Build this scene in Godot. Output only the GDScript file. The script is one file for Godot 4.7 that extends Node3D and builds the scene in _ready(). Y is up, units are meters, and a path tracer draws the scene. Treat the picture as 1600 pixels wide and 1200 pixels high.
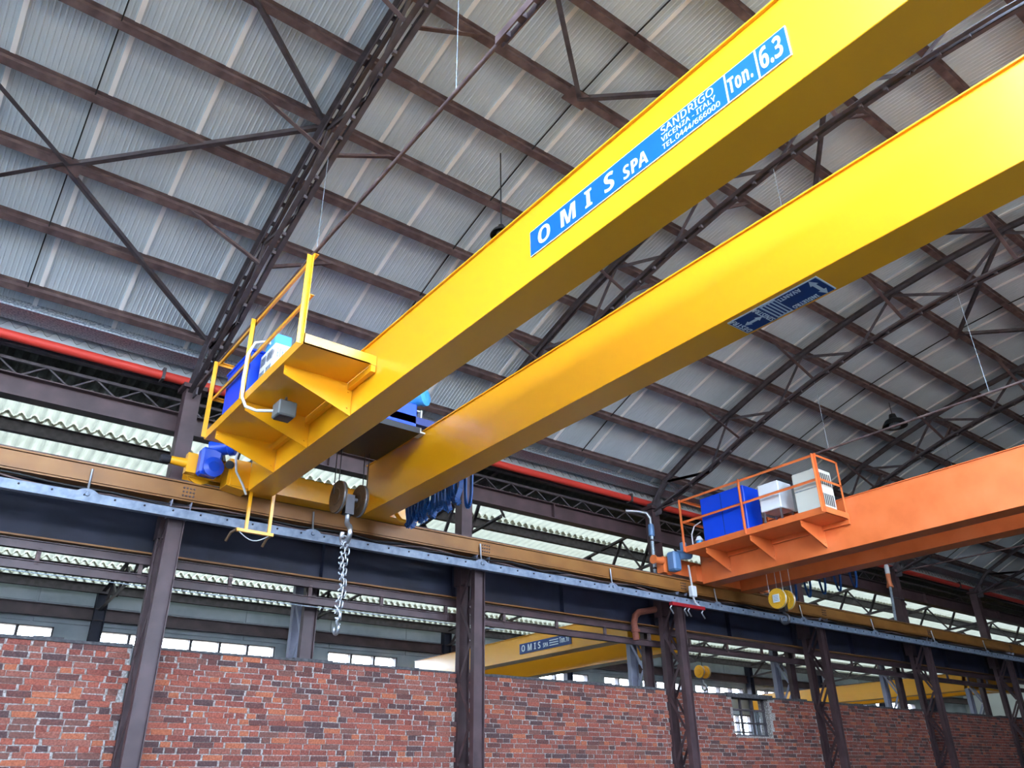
extends Node3D
# Factory hall: x runs along the crane runway, z towards the camera side, y up (metres)

var M := {}
var rng := RandomNumberGenerator.new()
var taken := {}
const ZC := -2.6
const YC := -6.73
const BAY := 4.6
const X0 := 2.43
const XMIN := -6.9
const XMAX := 44.0

# ---------------------------------------------------------------- helpers
func numbered(n: String) -> String:
	if not taken.has(n):
		taken[n] = 0
		return n
	taken[n] += 1
	return "%s_%03d" % [n, taken[n]]

func new_st() -> SurfaceTool:
	var st := SurfaceTool.new()
	st.begin(Mesh.PRIMITIVE_TRIANGLES)
	return st

func tri(st: SurfaceTool, a: Vector3, b: Vector3, c: Vector3, na: Vector3, nb: Vector3, nc: Vector3) -> void:
	st.set_normal(na); st.add_vertex(a)
	st.set_normal(nc); st.add_vertex(c)
	st.set_normal(nb); st.add_vertex(b)

func quad(st: SurfaceTool, a: Vector3, b: Vector3, c: Vector3, d: Vector3) -> void:
	# counter-clockwise seen from outside
	var n := (b - a).cross(c - a).normalized()
	if n.length() < 0.5:
		n = (c - a).cross(d - a).normalized()
	tri(st, a, b, c, n, n, n)
	tri(st, a, c, d, n, n, n)

func hexa(st: SurfaceTool, p: Array) -> void:
	# p[0..3] bottom ring, p[4..7] top ring, both counter-clockwise seen from above
	quad(st, p[3], p[2], p[1], p[0])
	quad(st, p[4], p[5], p[6], p[7])
	for i in 4:
		var j := (i + 1) % 4
		quad(st, p[i], p[j], p[4 + j], p[4 + i])

func bx(st: SurfaceTool, lo: Vector3, hi: Vector3) -> void:
	hexa(st, [Vector3(lo.x, lo.y, hi.z), Vector3(hi.x, lo.y, hi.z), Vector3(hi.x, lo.y, lo.z), Vector3(lo.x, lo.y, lo.z),
		Vector3(lo.x, hi.y, hi.z), Vector3(hi.x, hi.y, hi.z), Vector3(hi.x, hi.y, lo.z), Vector3(lo.x, hi.y, lo.z)])

func cham(st: SurfaceTool, lo: Vector3, hi: Vector3, c: float) -> void:
	# box with chamfered vertical and horizontal edges (as three crossing slabs made convex)
	var s := hi - lo
	var o := (lo + hi) * 0.5
	var f := []
	for sx in [-1, 1]:
		for sy in [-1, 1]:
			for sz in [-1, 1]:
				f.append(Vector3(sx, sy, sz))
	var h := s * 0.5
	# faces
	for ax in 3:
		for sg in [-1.0, 1.0]:
			var u := (ax + 1) % 3
			var v := (ax + 2) % 3
			var pts := []
			for q in [[-1, -1], [1, -1], [1, 1], [-1, 1]]:
				var p := Vector3.ZERO
				p[ax] = sg * h[ax]
				p[u] = q[0] * (h[u] - c)
				p[v] = q[1] * (h[v] - c)
				pts.append(o + p)
			if sg < 0:
				pts.reverse()
			quad(st, pts[0], pts[1], pts[2], pts[3])
	# edges
	for ax in 3:
		var u := (ax + 1) % 3
		var v := (ax + 2) % 3
		for su in [-1.0, 1.0]:
			for sv in [-1.0, 1.0]:
				var a := Vector3.ZERO
				var b := Vector3.ZERO
				a[u] = su * h[u]; a[v] = sv * (h[v] - c)
				b[u] = su * (h[u] - c); b[v] = sv * h[v]
				var l := h[ax] - c
				var a0 := a; a0[ax] = -l
				var a1 := a; a1[ax] = l
				var b0 := b; b0[ax] = -l
				var b1 := b; b1[ax] = l
				if su * sv > 0:
					quad(st, o + a0, o + b0, o + b1, o + a1)
				else:
					quad(st, o + a1, o + b1, o + b0, o + a0)
	for sx in [-1.0, 1.0]:
		for sy in [-1.0, 1.0]:
			for sz in [-1.0, 1.0]:
				var a := o + Vector3(sx * h.x, sy * (h.y - c), sz * (h.z - c))
				var b := o + Vector3(sx * (h.x - c), sy * h.y, sz * (h.z - c))
				var d := o + Vector3(sx * (h.x - c), sy * (h.y - c), sz * h.z)
				var n := Vector3(sx, sy, sz).normalized()
				if sx * sy * sz > 0:
					tri(st, a, b, d, n, n, n)
				else:
					tri(st, a, d, b, n, n, n)

func frame(a: Vector3, b: Vector3, up: Vector3) -> Basis:
	var d := (b - a).normalized()
	var s := d.cross(up)
	if s.length() < 0.01:
		s = d.cross(Vector3(1, 0, 0.2))
	s = s.normalized()
	return Basis(s, s.cross(d).normalized() * 1.0, d)

func bar(st: SurfaceTool, a: Vector3, b: Vector3, w: float, h: float, up := Vector3.UP, ou := 0.0, ov := 0.0) -> void:
	# rectangular bar from a to b, w sideways and h along up; ou/ov shift sideways and upwards
	var f := frame(a, b, up)
	var u := f.x
	var v := f.y
	var o := u * ou + v * ov
	var p := []
	for e in [a, b]:
		for q in [[-1, -1], [1, -1], [1, 1], [-1, 1]]:
			p.append(e + o + u * (q[0] * w * 0.5) + v * (q[1] * h * 0.5))
	quad(st, p[0], p[1], p[2], p[3])
	quad(st, p[7], p[6], p[5], p[4])
	for i in 4:
		var j := (i + 1) % 4
		quad(st, p[j], p[i], p[4 + i], p[4 + j])

func angle(st: SurfaceTool, a: Vector3, b: Vector3, leg: float, t: float, up: Vector3, side: float, flip := 1.0) -> void:
	# steel angle: one leg sideways, one along up
	bar(st, a, b, t, leg, up, side * t * 0.5, flip * leg * 0.5)
	bar(st, a, b, leg, t, up, side * leg * 0.5, flip * t * 0.5)

func ibeam(st: SurfaceTool, a: Vector3, b: Vector3, h: float, w: float, tf: float, tw: float, up := Vector3.UP) -> void:
	bar(st, a, b, w, tf, up, 0.0, h * 0.5 - tf * 0.5)
	bar(st, a, b, w, tf, up, 0.0, -h * 0.5 + tf * 0.5)
	bar(st, a, b, tw, h - 2 * tf, up)

func tube(st: SurfaceTool, pts: Array, r: float, n := 8, caps := true) -> void:
	var rings := []
	var nrm := []
	var lastu := Vector3.ZERO
	for i in pts.size():
		var d: Vector3
		if i == 0:
			d = pts[1] - pts[0]
		elif i == pts.size() - 1:
			d = pts[i] - pts[i - 1]
		else:
			d = (pts[i + 1] - pts[i]).normalized() + (pts[i] - pts[i - 1]).normalized()
		d = d.normalized()
		var u: Vector3
		if lastu == Vector3.ZERO:
			u = d.cross(Vector3.UP)
			if u.length() < 0.1:
				u = d.cross(Vector3.RIGHT)
		else:
			u = lastu - d * lastu.dot(d)
		u = u.normalized()
		lastu = u
		var v := d.cross(u)
		var ring := []
		var nn := []
		for k in n:
			var t := TAU * k / n
			var q := u * cos(t) + v * sin(t)
			ring.append(pts[i] + q * r)
			nn.append(q)
		rings.append(ring)
		nrm.append(nn)
	for i in pts.size() - 1:
		for k in n:
			var j := (k + 1) % n
			tri(st, rings[i][k], rings[i][j], rings[i + 1][j], nrm[i][k], nrm[i][j], nrm[i + 1][j])
			tri(st, rings[i][k], rings[i + 1][j], rings[i + 1][k], nrm[i][k], nrm[i + 1][j], nrm[i + 1][k])
	if caps:
		var e := pts.size() - 1
		var d0: Vector3 = (pts[0] - pts[1]).normalized()
		var d1: Vector3 = (pts[e] - pts[e - 1]).normalized()
		for k in n:
			var j := (k + 1) % n
			tri(st, pts[0], rings[0][j], rings[0][k], d0, d0, d0)
			tri(st, pts[e], rings[e][k], rings[e][j], d1, d1, d1)

func lathe(st: SurfaceTool, prof: Array, o: Vector3, axis: Vector3, n := 24) -> void:
	# prof: Vector2(radius, along axis), outlines the solid from one end to the other
	var w := axis.normalized()
	var u := w.cross(Vector3.UP)
	if u.length() < 0.1:
		u = w.cross(Vector3.RIGHT)
	u = u.normalized()
	var v := w.cross(u)
	for i in prof.size() - 1:
		var p: Vector2 = prof[i]
		var q: Vector2 = prof[i + 1]
		var sl := Vector2(q.y - p.y, -(q.x - p.x)).normalized()
		for k in n:
			var t0 := TAU * k / n
			var t1 := TAU * (k + 1) / n
			var e0 := u * cos(t0) + v * sin(t0)
			var e1 := u * cos(t1) + v * sin(t1)
			var n0 := (e0 * sl.x + w * sl.y).normalized()
			var n1 := (e1 * sl.x + w * sl.y).normalized()
			var a := o + e0 * p.x + w * p.y
			var b := o + e1 * p.x + w * p.y
			var c := o + e1 * q.x + w * q.y
			var d := o + e0 * q.x + w * q.y
			if p.x > 0.0001:
				tri(st, a, b, c, n0, n1, n1)
			if q.x > 0.0001:
				tri(st, a, c, d, n0, n1, n0)

func part(called: String, st: SurfaceTool, m: Material, parent: Node, label := "") -> MeshInstance3D:
	var o := MeshInstance3D.new()
	o.name = called
	o.mesh = st.commit()
	o.material_override = m
	parent.add_child(o, true)
	if label != "":
		o.set_meta("label", label)
	return o

func mesh_part(called: String, mesh: Mesh, m: Material, parent: Node) -> MeshInstance3D:
	var o := MeshInstance3D.new()
	o.name = called
	o.mesh = mesh
	o.material_override = m
	parent.add_child(o, true)
	return o

func thing(called: String, label: String, category: String, group := "") -> Node3D:
	var o := Node3D.new()
	o.name = numbered(called)
	add_child(o)
	o.set_meta("label", label)
	o.set_meta("category", category)
	if group != "":
		o.set_meta("group", group)
	return o

func struct_node(called: String) -> Node3D:
	var o := Node3D.new()
	o.name = numbered(called)
	add_child(o)
	o.set_meta("kind", "structure")
	return o

func noise_tex(c: Array, freq: float, seed_: int, size := 256, octaves := 4) -> ImageTexture:
	# colour ramp over seamless noise
	var f := FastNoiseLite.new()
	f.seed = seed_
	f.frequency = freq
	f.fractal_octaves = octaves
	var im := f.get_seamless_image(size, size)
	im.convert(Image.FORMAT_RGB8)
	var g := Gradient.new()
	var offs := PackedFloat32Array()
	var cols := PackedColorArray()
	for i in c.size():
		offs.append(float(i) / (c.size() - 1))
		cols.append(c[i])
	g.offsets = offs
	g.colors = cols
	for y in size:
		for x in size:
			im.set_pixel(x, y, g.sample(im.get_pixel(x, y).r))
	im.generate_mipmaps()
	return ImageTexture.create_from_image(im)

func mat(c: Color, rough := 0.6, metal := 0.0) -> StandardMaterial3D:
	var m := StandardMaterial3D.new()
	m.albedo_color = c
	m.roughness = rough
	m.metallic = metal
	return m

func nmat(cols: Array, freq: float, seed_: int, rough := 0.6, scale := 1.0, metal := 0.0) -> StandardMaterial3D:
	var m := StandardMaterial3D.new()
	m.albedo_texture = noise_tex(cols, freq, seed_)
	m.uv1_triplanar = true
	m.uv1_world_triplanar = true
	m.uv1_scale = Vector3.ONE * scale
	m.roughness = rough
	m.metallic = metal
	return m

func c8(r: int, g: int, b: int) -> Color:
	return Color8(r, g, b)

func arc(deg: float, r: float, x: float) -> Vector3:
	var t := deg_to_rad(deg)
	return Vector3(x, YC + r * cos(t), ZC - r * sin(t))

# ---------------------------------------------------------------- main
func _ready() -> void:
	rng.seed = 4711
	setup_view()
	make_materials()
	build_ceiling()
	build_shell()
	build_neighbour_hall()
	build_walls()
	build_trusses()
	build_columns()
	build_runway()
	build_eave()
	build_yellow_crane()
	build_orange_crane()
	build_far_cranes()
	build_small_things()

func setup_view() -> void:
	var cam := Camera3D.new()
	cam.name = "camera"
	cam.keep_aspect = Camera3D.KEEP_HEIGHT
	cam.fov = rad_to_deg(2.0 * atan(600.0 / 1225.0))
	cam.near = 0.05
	cam.far = 200.0
	var y := deg_to_rad(37.64)
	var p := deg_to_rad(27.2)
	var r := deg_to_rad(-0.8)
	var f := Vector3(sin(y) * cos(p), sin(p), -cos(y) * cos(p))
	var rt := Vector3(cos(y), 0, sin(y))
	var up := rt.cross(f)
	var r2 := rt * cos(r) + up * sin(r)
	var u2 := up * cos(r) - rt * sin(r)
	cam.transform = Transform3D(Basis(r2, u2, -f), Vector3(0, 1.6, 0))
	add_child(cam)
	cam.current = true
	var we := WorldEnvironment.new()
	we.name = "environment"
	var env := Environment.new()
	var sky := Sky.new()
	var sm := ProceduralSkyMaterial.new()
	sm.sky_top_color = c8(190, 215, 246)
	sm.sky_horizon_color = c8(220, 232, 248)
	sm.sky_curve = 0.2
	sm.ground_horizon_color = c8(160, 160, 158)
	sm.ground_bottom_color = c8(120, 118, 112)
	sm.sky_energy_multiplier = 6.0
	sm.ground_energy_multiplier = 6.5
	sky.sky_material = sm
	env.background_mode = Environment.BG_SKY
	env.sky = sky
	env.ambient_light_source = Environment.AMBIENT_SOURCE_SKY
	env.tonemap_mode = Environment.TONE_MAPPER_LINEAR
	env.tonemap_exposure = 0.66
	env.sdfgi_enabled = true
	env.ssao_enabled = true
	env.ssil_enabled = true
	we.environment = env
	add_child(we)

func make_materials() -> void:
	M.panel = nmat([c8(182, 195, 203), c8(196, 208, 216), c8(204, 215, 222)], 0.012, 3, 0.55, 0.25)
	M.strip = mat(c8(252, 253, 253), 0.35)
	M.rust = nmat([c8(58, 42, 42), c8(80, 62, 62), c8(98, 80, 78), c8(122, 100, 92)], 0.02, 5, 0.75, 0.8)
	M.truss = nmat([c8(54, 48, 51), c8(72, 65, 69), c8(88, 81, 85)], 0.02, 6, 0.6, 1.2)
	M.column = nmat([c8(58, 42, 44), c8(70, 52, 54), c8(82, 62, 64)], 0.012, 7, 0.5, 0.7)
	M.colgrey = nmat([c8(120, 122, 138), c8(138, 140, 156), c8(150, 152, 166)], 0.012, 8, 0.5, 0.7)
	M.tan = nmat([c8(120, 78, 32), c8(140, 92, 40), c8(152, 104, 50)], 0.008, 9, 0.5, 0.5)
	M.navy = nmat([c8(20, 24, 40), c8(28, 32, 52), c8(36, 40, 60)], 0.01, 10, 0.6, 0.5)
	M.channel = nmat([c8(96, 108, 126), c8(120, 134, 152), c8(140, 152, 168)], 0.03, 11, 0.45, 1.0)
	M.galv = nmat([c8(96, 108, 120), c8(150, 162, 172), c8(190, 200, 206)], 0.08, 12, 0.4, 1.5, 0.3)
	M.yellow = mat(c8(244, 170, 20), 0.32)
	M.yellow.clearcoat_enabled = true
	M.yellow.clearcoat = 0.5
	M.yellow.clearcoat_roughness = 0.25
	M.orange = nmat([c8(214, 104, 48), c8(226, 116, 58), c8(230, 124, 68)], 0.01, 14, 0.36, 0.6)
	M.orange.clearcoat_enabled = true
	M.orange.clearcoat = 0.4
	M.orange.clearcoat_roughness = 0.3
	M.blue = mat(c8(8, 70, 214), 0.4)
	M.darkblue = mat(c8(14, 40, 110), 0.45)
	M.motorblue = mat(c8(20, 72, 190), 0.35)
	M.greyblue = mat(c8(92, 128, 170), 0.4)
	M.lightblue = mat(c8(70, 160, 225), 0.4)
	M.white = mat(c8(226, 232, 236), 0.45)
	M.cabinet = mat(c8(206, 208, 196), 0.5)
	M.black = mat(c8(22, 22, 24), 0.5)
	M.rubber = mat(c8(30, 28, 34), 0.8)
	M.steel = mat(c8(176, 180, 186), 0.3, 0.85)
	M.darksteel = mat(c8(78, 78, 82), 0.4, 0.7)
	M.sheave = nmat([c8(52, 36, 22), c8(84, 60, 36), c8(104, 78, 46)], 0.05, 15, 0.6, 3.0)
	M.red = mat(c8(206, 60, 48), 0.5)
	M.darkred = mat(c8(150, 16, 28), 0.5)
	M.rustpipe = nmat([c8(96, 50, 38), c8(124, 66, 50), c8(150, 84, 62)], 0.05, 16, 0.8, 3.0)
	M.copper = mat(c8(214, 128, 84), 0.5)
	M.conduit = mat(c8(214, 214, 216), 0.4)
	M.signblue = mat(c8(0, 88, 196), 0.4)
	M.signdark = mat(c8(14, 56, 120), 0.45)
	M.signwhite = mat(c8(226, 240, 246), 0.45)
	M.mortar = nmat([c8(104, 96, 90), c8(146, 138, 132), c8(206, 202, 198)], 0.05, 17, 0.95, 2.0)
	M.coping = nmat([c8(48, 46, 48), c8(70, 68, 70), c8(92, 90, 90)], 0.04, 18, 0.9, 1.5)
	var bc := [[c8(130, 66, 52), c8(150, 80, 62)], [c8(110, 56, 46), c8(130, 68, 56)], [c8(80, 48, 44), c8(98, 58, 52)],
		[c8(148, 80, 54), c8(168, 96, 66)], [c8(68, 46, 46), c8(84, 58, 56)], [c8(118, 66, 54), c8(138, 82, 68)], [c8(94, 60, 52), c8(112, 70, 60)]]
	M.bricks = []
	for i in bc.size():
		M.bricks.append(nmat([bc[i][0].darkened(0.25), bc[i][0], bc[i][1], bc[i][1].lightened(0.12)], 0.04, 30 + i, 0.92, 3.0))
	M.concrete = nmat([c8(26, 24, 23), c8(36, 34, 32), c8(46, 43, 40)], 0.02, 19, 0.85, 0.3)
	M.wallpanel = nmat([c8(150, 160, 168), c8(170, 180, 186), c8(184, 192, 196)], 0.01, 20, 0.8, 0.4)
	M.plaster = nmat([c8(218, 220, 220), c8(228, 230, 230), c8(235, 237, 237)], 0.01, 21, 0.85, 0.3)
	M.sheet = nmat([c8(196, 194, 182), c8(214, 212, 200), c8(224, 222, 212)], 0.02, 22, 0.6, 0.5)
	M.sheet.backlight_enabled = true
	M.sheet.backlight = Color(0.34, 0.33, 0.3)
	M.glass = mat(Color(0.93, 0.97, 0.98, 0.12), 0.02)
	M.glass.transparency = BaseMaterial3D.TRANSPARENCY_ALPHA
	M.oldsheet = nmat([c8(62, 64, 60), c8(84, 86, 80), c8(120, 122, 114)], 0.03, 23, 0.8, 0.8)
	M.cable = mat(c8(14, 70, 132), 0.5)
	M.wire = mat(c8(40, 36, 38), 0.6)

# ---------------------------------------------------------------- roof
func purlin_deg(k: int) -> float:
	return 1.35 + 3.35 * k

func skylight_row(k: int) -> bool:
	return k <= -3 and k >= -7

const SKY_A := -6.45
const SKY_B := 12.3

func build_ceiling() -> void:
	var root := struct_node("ceiling")
	# ribbed sheets, one for each strip interval; on the far slope glazed rows take their place
	var pitch := 0.932
	var n0 := int(floor((XMIN - 2.18) / pitch))
	var n1 := int(ceil((XMAX - 2.18) / pitch))
	var ribs := 16
	for n in range(n0, n1):
		var xa := 2.18 + n * pitch + 0.012
		var xb := 2.18 + (n + 1) * pitch - 0.012
		var st := new_st()
		var any := false
		for k in range(-10, 9):
			if skylight_row(k) and xa > SKY_A - 0.1 and xb < SKY_B + 0.1:
				continue
			any = true
			var da := purlin_deg(k)
			var db := purlin_deg(k + 1)
			if k == 8:
				db = 29.6
			for i in ribs:
				var w := (xb - xa) / ribs
				var x := xa + w * i
				var xs := [x, x + w * 0.6, x + w * 0.7, x + w * 0.9, x + w]
				var rs := [15.85, 15.85, 15.844, 15.844, 15.85]
				for j in 4:
					quad(st, arc(da, rs[j], xs[j]), arc(db, rs[j], xs[j]), arc(db, rs[j + 1], xs[j + 1]), arc(da, rs[j + 1], xs[j + 1]))
		if any:
			part("roof_panel", st, M.panel, root)
		st = new_st()
		for k in range(-10, 9):
			if skylight_row(k) and xa > SKY_A - 0.1 and xa < SKY_B + 0.1:
				continue
			var db := purlin_deg(k + 1)
			if k == 8:
				db = 29.6
			bar(st, arc(purlin_deg(k), 15.835, xa - 0.012), arc(db, 15.835, xa - 0.012), 0.05, 0.014, Vector3(0, 1, 0))
		part("joint_strip", st, M.strip, root)
	# outer roof skin
	var skin := new_st()
	for k in range(-10, 9):
		var da := purlin_deg(k)
		var db := purlin_deg(k + 1)
		if k == 8:
			db = 29.6
		if skylight_row(k):
			quad(skin, arc(da, 15.93, SKY_B), arc(da, 15.93, XMAX), arc(db, 15.93, XMAX), arc(db, 15.93, SKY_B))
			quad(skin, arc(da, 15.93, XMIN), arc(da, 15.93, SKY_A), arc(db, 15.93, SKY_A), arc(db, 15.93, XMIN))
		else:
			quad(skin, arc(da, 15.93, XMIN), arc(da, 15.93, XMAX), arc(db, 15.93, XMAX), arc(db, 15.93, XMIN))
	part("outer_skin", skin, M.galv, root)
	# glazing of the rooflight on the far slope
	for k in range(-7, -2):
		for j in 15:
			var st := new_st()
			var x := SKY_A + j * 1.25
			quad(st, arc(purlin_deg(k), 15.88, x + 0.02), arc(purlin_deg(k), 15.88, x + 1.23), arc(purlin_deg(k + 1), 15.88, x + 1.23), arc(purlin_deg(k + 1), 15.88, x + 0.02))
			part("rooflight_pane", st, M.glass, root)
	# purlins
	for k in range(-9, 9):
		var st := new_st()
		var d := purlin_deg(k)
		var up := arc(d, 1.0, 0) - arc(d, 0.0, 0)
		ibeam(st, arc(d, 15.765, XMIN), arc(d, 15.765, XMAX), 0.14, 0.09, 0.012, 0.012, up)
		part("purlin", st, M.rust, root)
	# sag rods at mid-bay
	for b in range(-2, 9):
		var x := X0 + BAY * (b + 0.5) + 0.05
		for k in range(-3, 8):
			var st := new_st()
			bar(st, arc(purlin_deg(k), 15.79, x), arc(purlin_deg(k + 1), 15.79, x), 0.014, 0.014)
			part("sag_rod", st, M.black, root)
	# diamond wind bracing under the purlins
	for b in [-1, 0, 1, 2, 3, 4, 6]:
		var xl: float = X0 + BAY * b
		var xm: float = xl + BAY * 0.5
		for e in ([[1.35, 8.05], [14.75, 8.05], [14.75, 21.45], [28.15, 21.45]] if b == -1 else [[1.35, 8.05]]):
			for xs in [xl, xl + BAY]:
				var st := new_st()
				angle(st, arc(e[0], 15.69, xs), arc(e[1], 15.69, xm), 0.055, 0.007, Vector3.UP, 1.0)
				part("wind_brace", st, M.truss, root)
		for d in ([8.05, 21.45] if b == -1 else [8.05]):
			var st := new_st()
			var up := arc(d, 1.0, 0) - arc(d, 0.0, 0)
			bar(st, arc(d, 15.7, xm - 0.16), arc(d, 15.7, xm + 0.16), 0.2, 0.012, up)
			part("gusset_plate", st, M.rust, root)

func build_shell() -> void:
	var f := struct_node("floor")
	var st := new_st()
	bx(st, Vector3(XMIN, -0.2, -20.3), Vector3(XMAX, 0.0, 5.5))
	part("slab", st, M.concrete, f)
	var w := struct_node("wall_right")
	st = new_st()
	bx(st, Vector3(XMIN, 0, 5.2), Vector3(XMAX, 5.3, 5.4))
	bx(st, Vector3(XMIN, 6.7, 5.2), Vector3(XMAX, 7.4, 5.4))
	bx(st, Vector3(XMIN, 5.3, 5.2), Vector3(-6.0, 6.7, 5.4))
	bx(st, Vector3(18.0, 5.3, 5.2), Vector3(XMAX, 6.7, 5.4))
	part("plaster", st, M.plaster, w)
	var cw := struct_node("window_21")
	st = new_st()
	for i in 17:
		bx(st, Vector3(-6.0 + i * 1.5 - 0.03, 5.3, 5.26), Vector3(-6.0 + i * 1.5 + 0.03, 6.7, 5.34))
	for y in [5.33, 6.67]:
		bx(st, Vector3(-6.0, y - 0.03, 5.26), Vector3(18.0, y + 0.03, 5.34))
	part("window_frame", st, M.truss, cw)
	for i in 16:
		st = new_st()
		var px := -6.0 + i * 1.5
		quad(st, Vector3(px + 0.03, 5.36, 5.3), Vector3(px + 1.47, 5.36, 5.3), Vector3(px + 1.47, 6.64, 5.3), Vector3(px + 0.03, 6.64, 5.3))
		part("pane", st, M.glass, cw)
	# gable behind the camera's left, with a tall glazed opening
	var g := struct_node("wall_near")
	st = new_st()
	bx(st, Vector3(XMIN - 0.2, 0, -20.3), Vector3(XMIN, 9.4, -9.0))
	bx(st, Vector3(XMIN - 0.2, 0, 3.8), Vector3(XMIN, 9.4, 5.4))
	bx(st, Vector3(XMIN - 0.2, 0, -9.0), Vector3(XMIN, 6.8, 3.8))
	bx(st, Vector3(XMIN - 0.2, 8.3, -9.0), Vector3(XMIN, 9.6, 3.8))
	part("plaster", st, M.plaster, g)
	var wn := struct_node("window_1")
	st = new_st()
	for i in 9:
		var z := -9.0 + i * 1.6
		bx(st, Vector3(XMIN - 0.14, 6.8, z - 0.03), Vector3(XMIN - 0.06, 8.3, z + 0.03))
	for y in [6.83, 8.27]:
		bx(st, Vector3(XMIN - 0.14, y - 0.03, -9.0), Vector3(XMIN - 0.06, y + 0.03, 3.8))
	part("window_frame", st, M.truss, wn)
	for i in 8:
		for j in 1:
			st = new_st()
			var y0 := 6.86
			var y1 := 8.24
			var z := -9.0 + i * 1.6
			quad(st, Vector3(XMIN - 0.1, y0, z + 0.03), Vector3(XMIN - 0.1, y0, z + 1.57), Vector3(XMIN - 0.1, y1, z + 1.57), Vector3(XMIN - 0.1, y1, z + 0.03))
			part("pane", st, M.glass, wn)
	var e := struct_node("wall_far")
	st = new_st()
	bx(st, Vector3(XMAX, 0, -20.3), Vector3(XMAX + 0.2, 9.6, 5.4))
	part("plaster", st, M.plaster, e)

# ---------------------------------------------------------------- hall next door
func nroof(z: float) -> float:
	return 8.49 + 0.137 * z

func build_neighbour_hall() -> void:
	var root := struct_node("ceiling")
	var rows := [-10.85, -12.0, -13.1, -14.2, -15.3, -16.4, -17.5, -18.6, -19.6, -20.35]
	var wsheet := 2.34
	for r in rows.size() - 1:
		for s in 22:
			var st := new_st()
			var xa := XMIN + s * wsheet
			if xa > XMAX:
				continue
			var za: float = rows[r] + 0.06
			var zb: float = rows[r + 1] - 0.06
			var lift := 0.02
			for i in 13:
				for j in 6:
					var xs := []
					var ys := []
					for q in [j, j + 1]:
						var t := float(q) / 6.0
						xs.append(xa + (i + t) * 0.18)
						ys.append(0.042 * cos(TAU * t))
					quad(st, Vector3(xs[0], nroof(za) + ys[0], za), Vector3(xs[1], nroof(za) + ys[1], za),
						Vector3(xs[1], nroof(zb) + ys[1] + lift, zb), Vector3(xs[0], nroof(zb) + ys[0] + lift, zb))
			part("corrugated_sheet", st, M.oldsheet if r == 0 else M.sheet, root)
	for r in rows.size():
		var st := new_st()
		var z: float = rows[r] - 0.02
		ibeam(st, Vector3(XMIN, nroof(z) - 0.15, z), Vector3(XMAX, nroof(z) - 0.15, z), 0.2, 0.1, 0.012, 0.012)
		part("purlin", st, M.truss, root)
	# back wall with its ribbon of small windows
	var wall := struct_node("wall_back")
	var groups := [[1.38, 2], [3.63, 6], [9.21, 3], [13.4, 3], [15.64, 4], [19.1, 2], [20.9, 3], [23.6, 4], [27.2, 5], [31.4, 5], [35.6, 5]]
	var st2 := new_st()
	bx(st2, Vector3(XMIN, 4.82, -20.3), Vector3(XMAX, 6.0, -20.0))
	bx(st2, Vector3(XMIN, 3.9, -20.3), Vector3(XMAX, 4.56, -20.0))
	bx(st2, Vector3(XMIN, 0, -20.3), Vector3(XMAX, 2.7, -20.0))
	bx(st2, Vector3(XMIN, 2.7, -20.3), Vector3(25.2, 3.9, -20.0))
	bx(st2, Vector3(29.4, 2.7, -20.3), Vector3(XMAX, 3.9, -20.0))
	var x := XMIN
	for g in groups:
		bx(st2, Vector3(x, 4.56, -20.3), Vector3(g[0], 4.82, -20.0))
		x = g[0] + g[1] * 0.69
	bx(st2, Vector3(x, 4.56, -20.3), Vector3(XMAX, 4.82, -20.0))
	part("plaster", st2, M.wallpanel, wall)
	# panel joints as separate raised slabs
	for i in 22:
		for j in 2:
			var st := new_st()
			var px := XMIN + i * 2.3 + 0.02
			var y0: float = [4.9, 5.32][j]
			var y1: float = [5.28, 5.72][j]
			cham(st, Vector3(px, y0, -20.0), Vector3(px + 2.26, y1, -19.97), 0.008)
			part("wall_panel", st, M.wallpanel, wall)
	var n := 2
	for g in groups:
		var wn := struct_node("window_%d" % n)
		n += 1
		var fr := new_st()
		for i in g[1] + 1:
			var wx: float = g[0] + i * 0.69
			bx(fr, Vector3(wx - 0.03, 4.56, -20.2), Vector3(wx + 0.03, 4.82, -20.02))
		bx(fr, Vector3(g[0], 4.54, -20.2), Vector3(g[0] + g[1] * 0.69, 4.58, -20.02))
		bx(fr, Vector3(g[0], 4.80, -20.2), Vector3(g[0] + g[1] * 0.69, 4.84, -20.02))
		part("window_frame", fr, M.truss, wn)
		for i in g[1]:
			var pn := new_st()
			var wx: float = g[0] + i * 0.69
			quad(pn, Vector3(wx + 0.03, 4.58, -20.1), Vector3(wx + 0.66, 4.58, -20.1), Vector3(wx + 0.66, 4.8, -20.1), Vector3(wx + 0.03, 4.8, -20.1))
			part("pane", pn, M.glass, wn)
	var lw := struct_node("window_%d" % n)
	var fr2 := new_st()
	for i in 7:
		bx(fr2, Vector3(25.2 + i * 0.7 - 0.03, 2.7, -20.2), Vector3(25.2 + i * 0.7 + 0.03, 3.9, -20.05))
	for y in [2.72, 3.3, 3.88]:
		bx(fr2, Vector3(25.2, y - 0.03, -20.2), Vector3(29.4, y + 0.03, -20.05))
	part("window_frame", fr2, M.truss, lw)
	for i in 6:
		for y in [2.75, 3.33]:
			var pn := new_st()
			quad(pn, Vector3(25.23 + i * 0.7, y, -20.1), Vector3(25.87 + i * 0.7, y, -20.1), Vector3(25.87 + i * 0.7, y + 0.52, -20.1), Vector3(25.23 + i * 0.7, y + 0.52, -20.1))
			part("pane", pn, M.glass, lw)
	# dark beam along the back wall and posts, with small lattice trusses under the roof
	var bm := thing("wall_beam", "long dark purple steel beam fixed along the pale panelled back wall", "beam")
	var sb := new_st()
	ibeam(sb, Vector3(XMIN, 5.13, -19.85), Vector3(XMAX, 5.13, -19.85), 0.26, 0.16, 0.014, 0.012)
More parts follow.
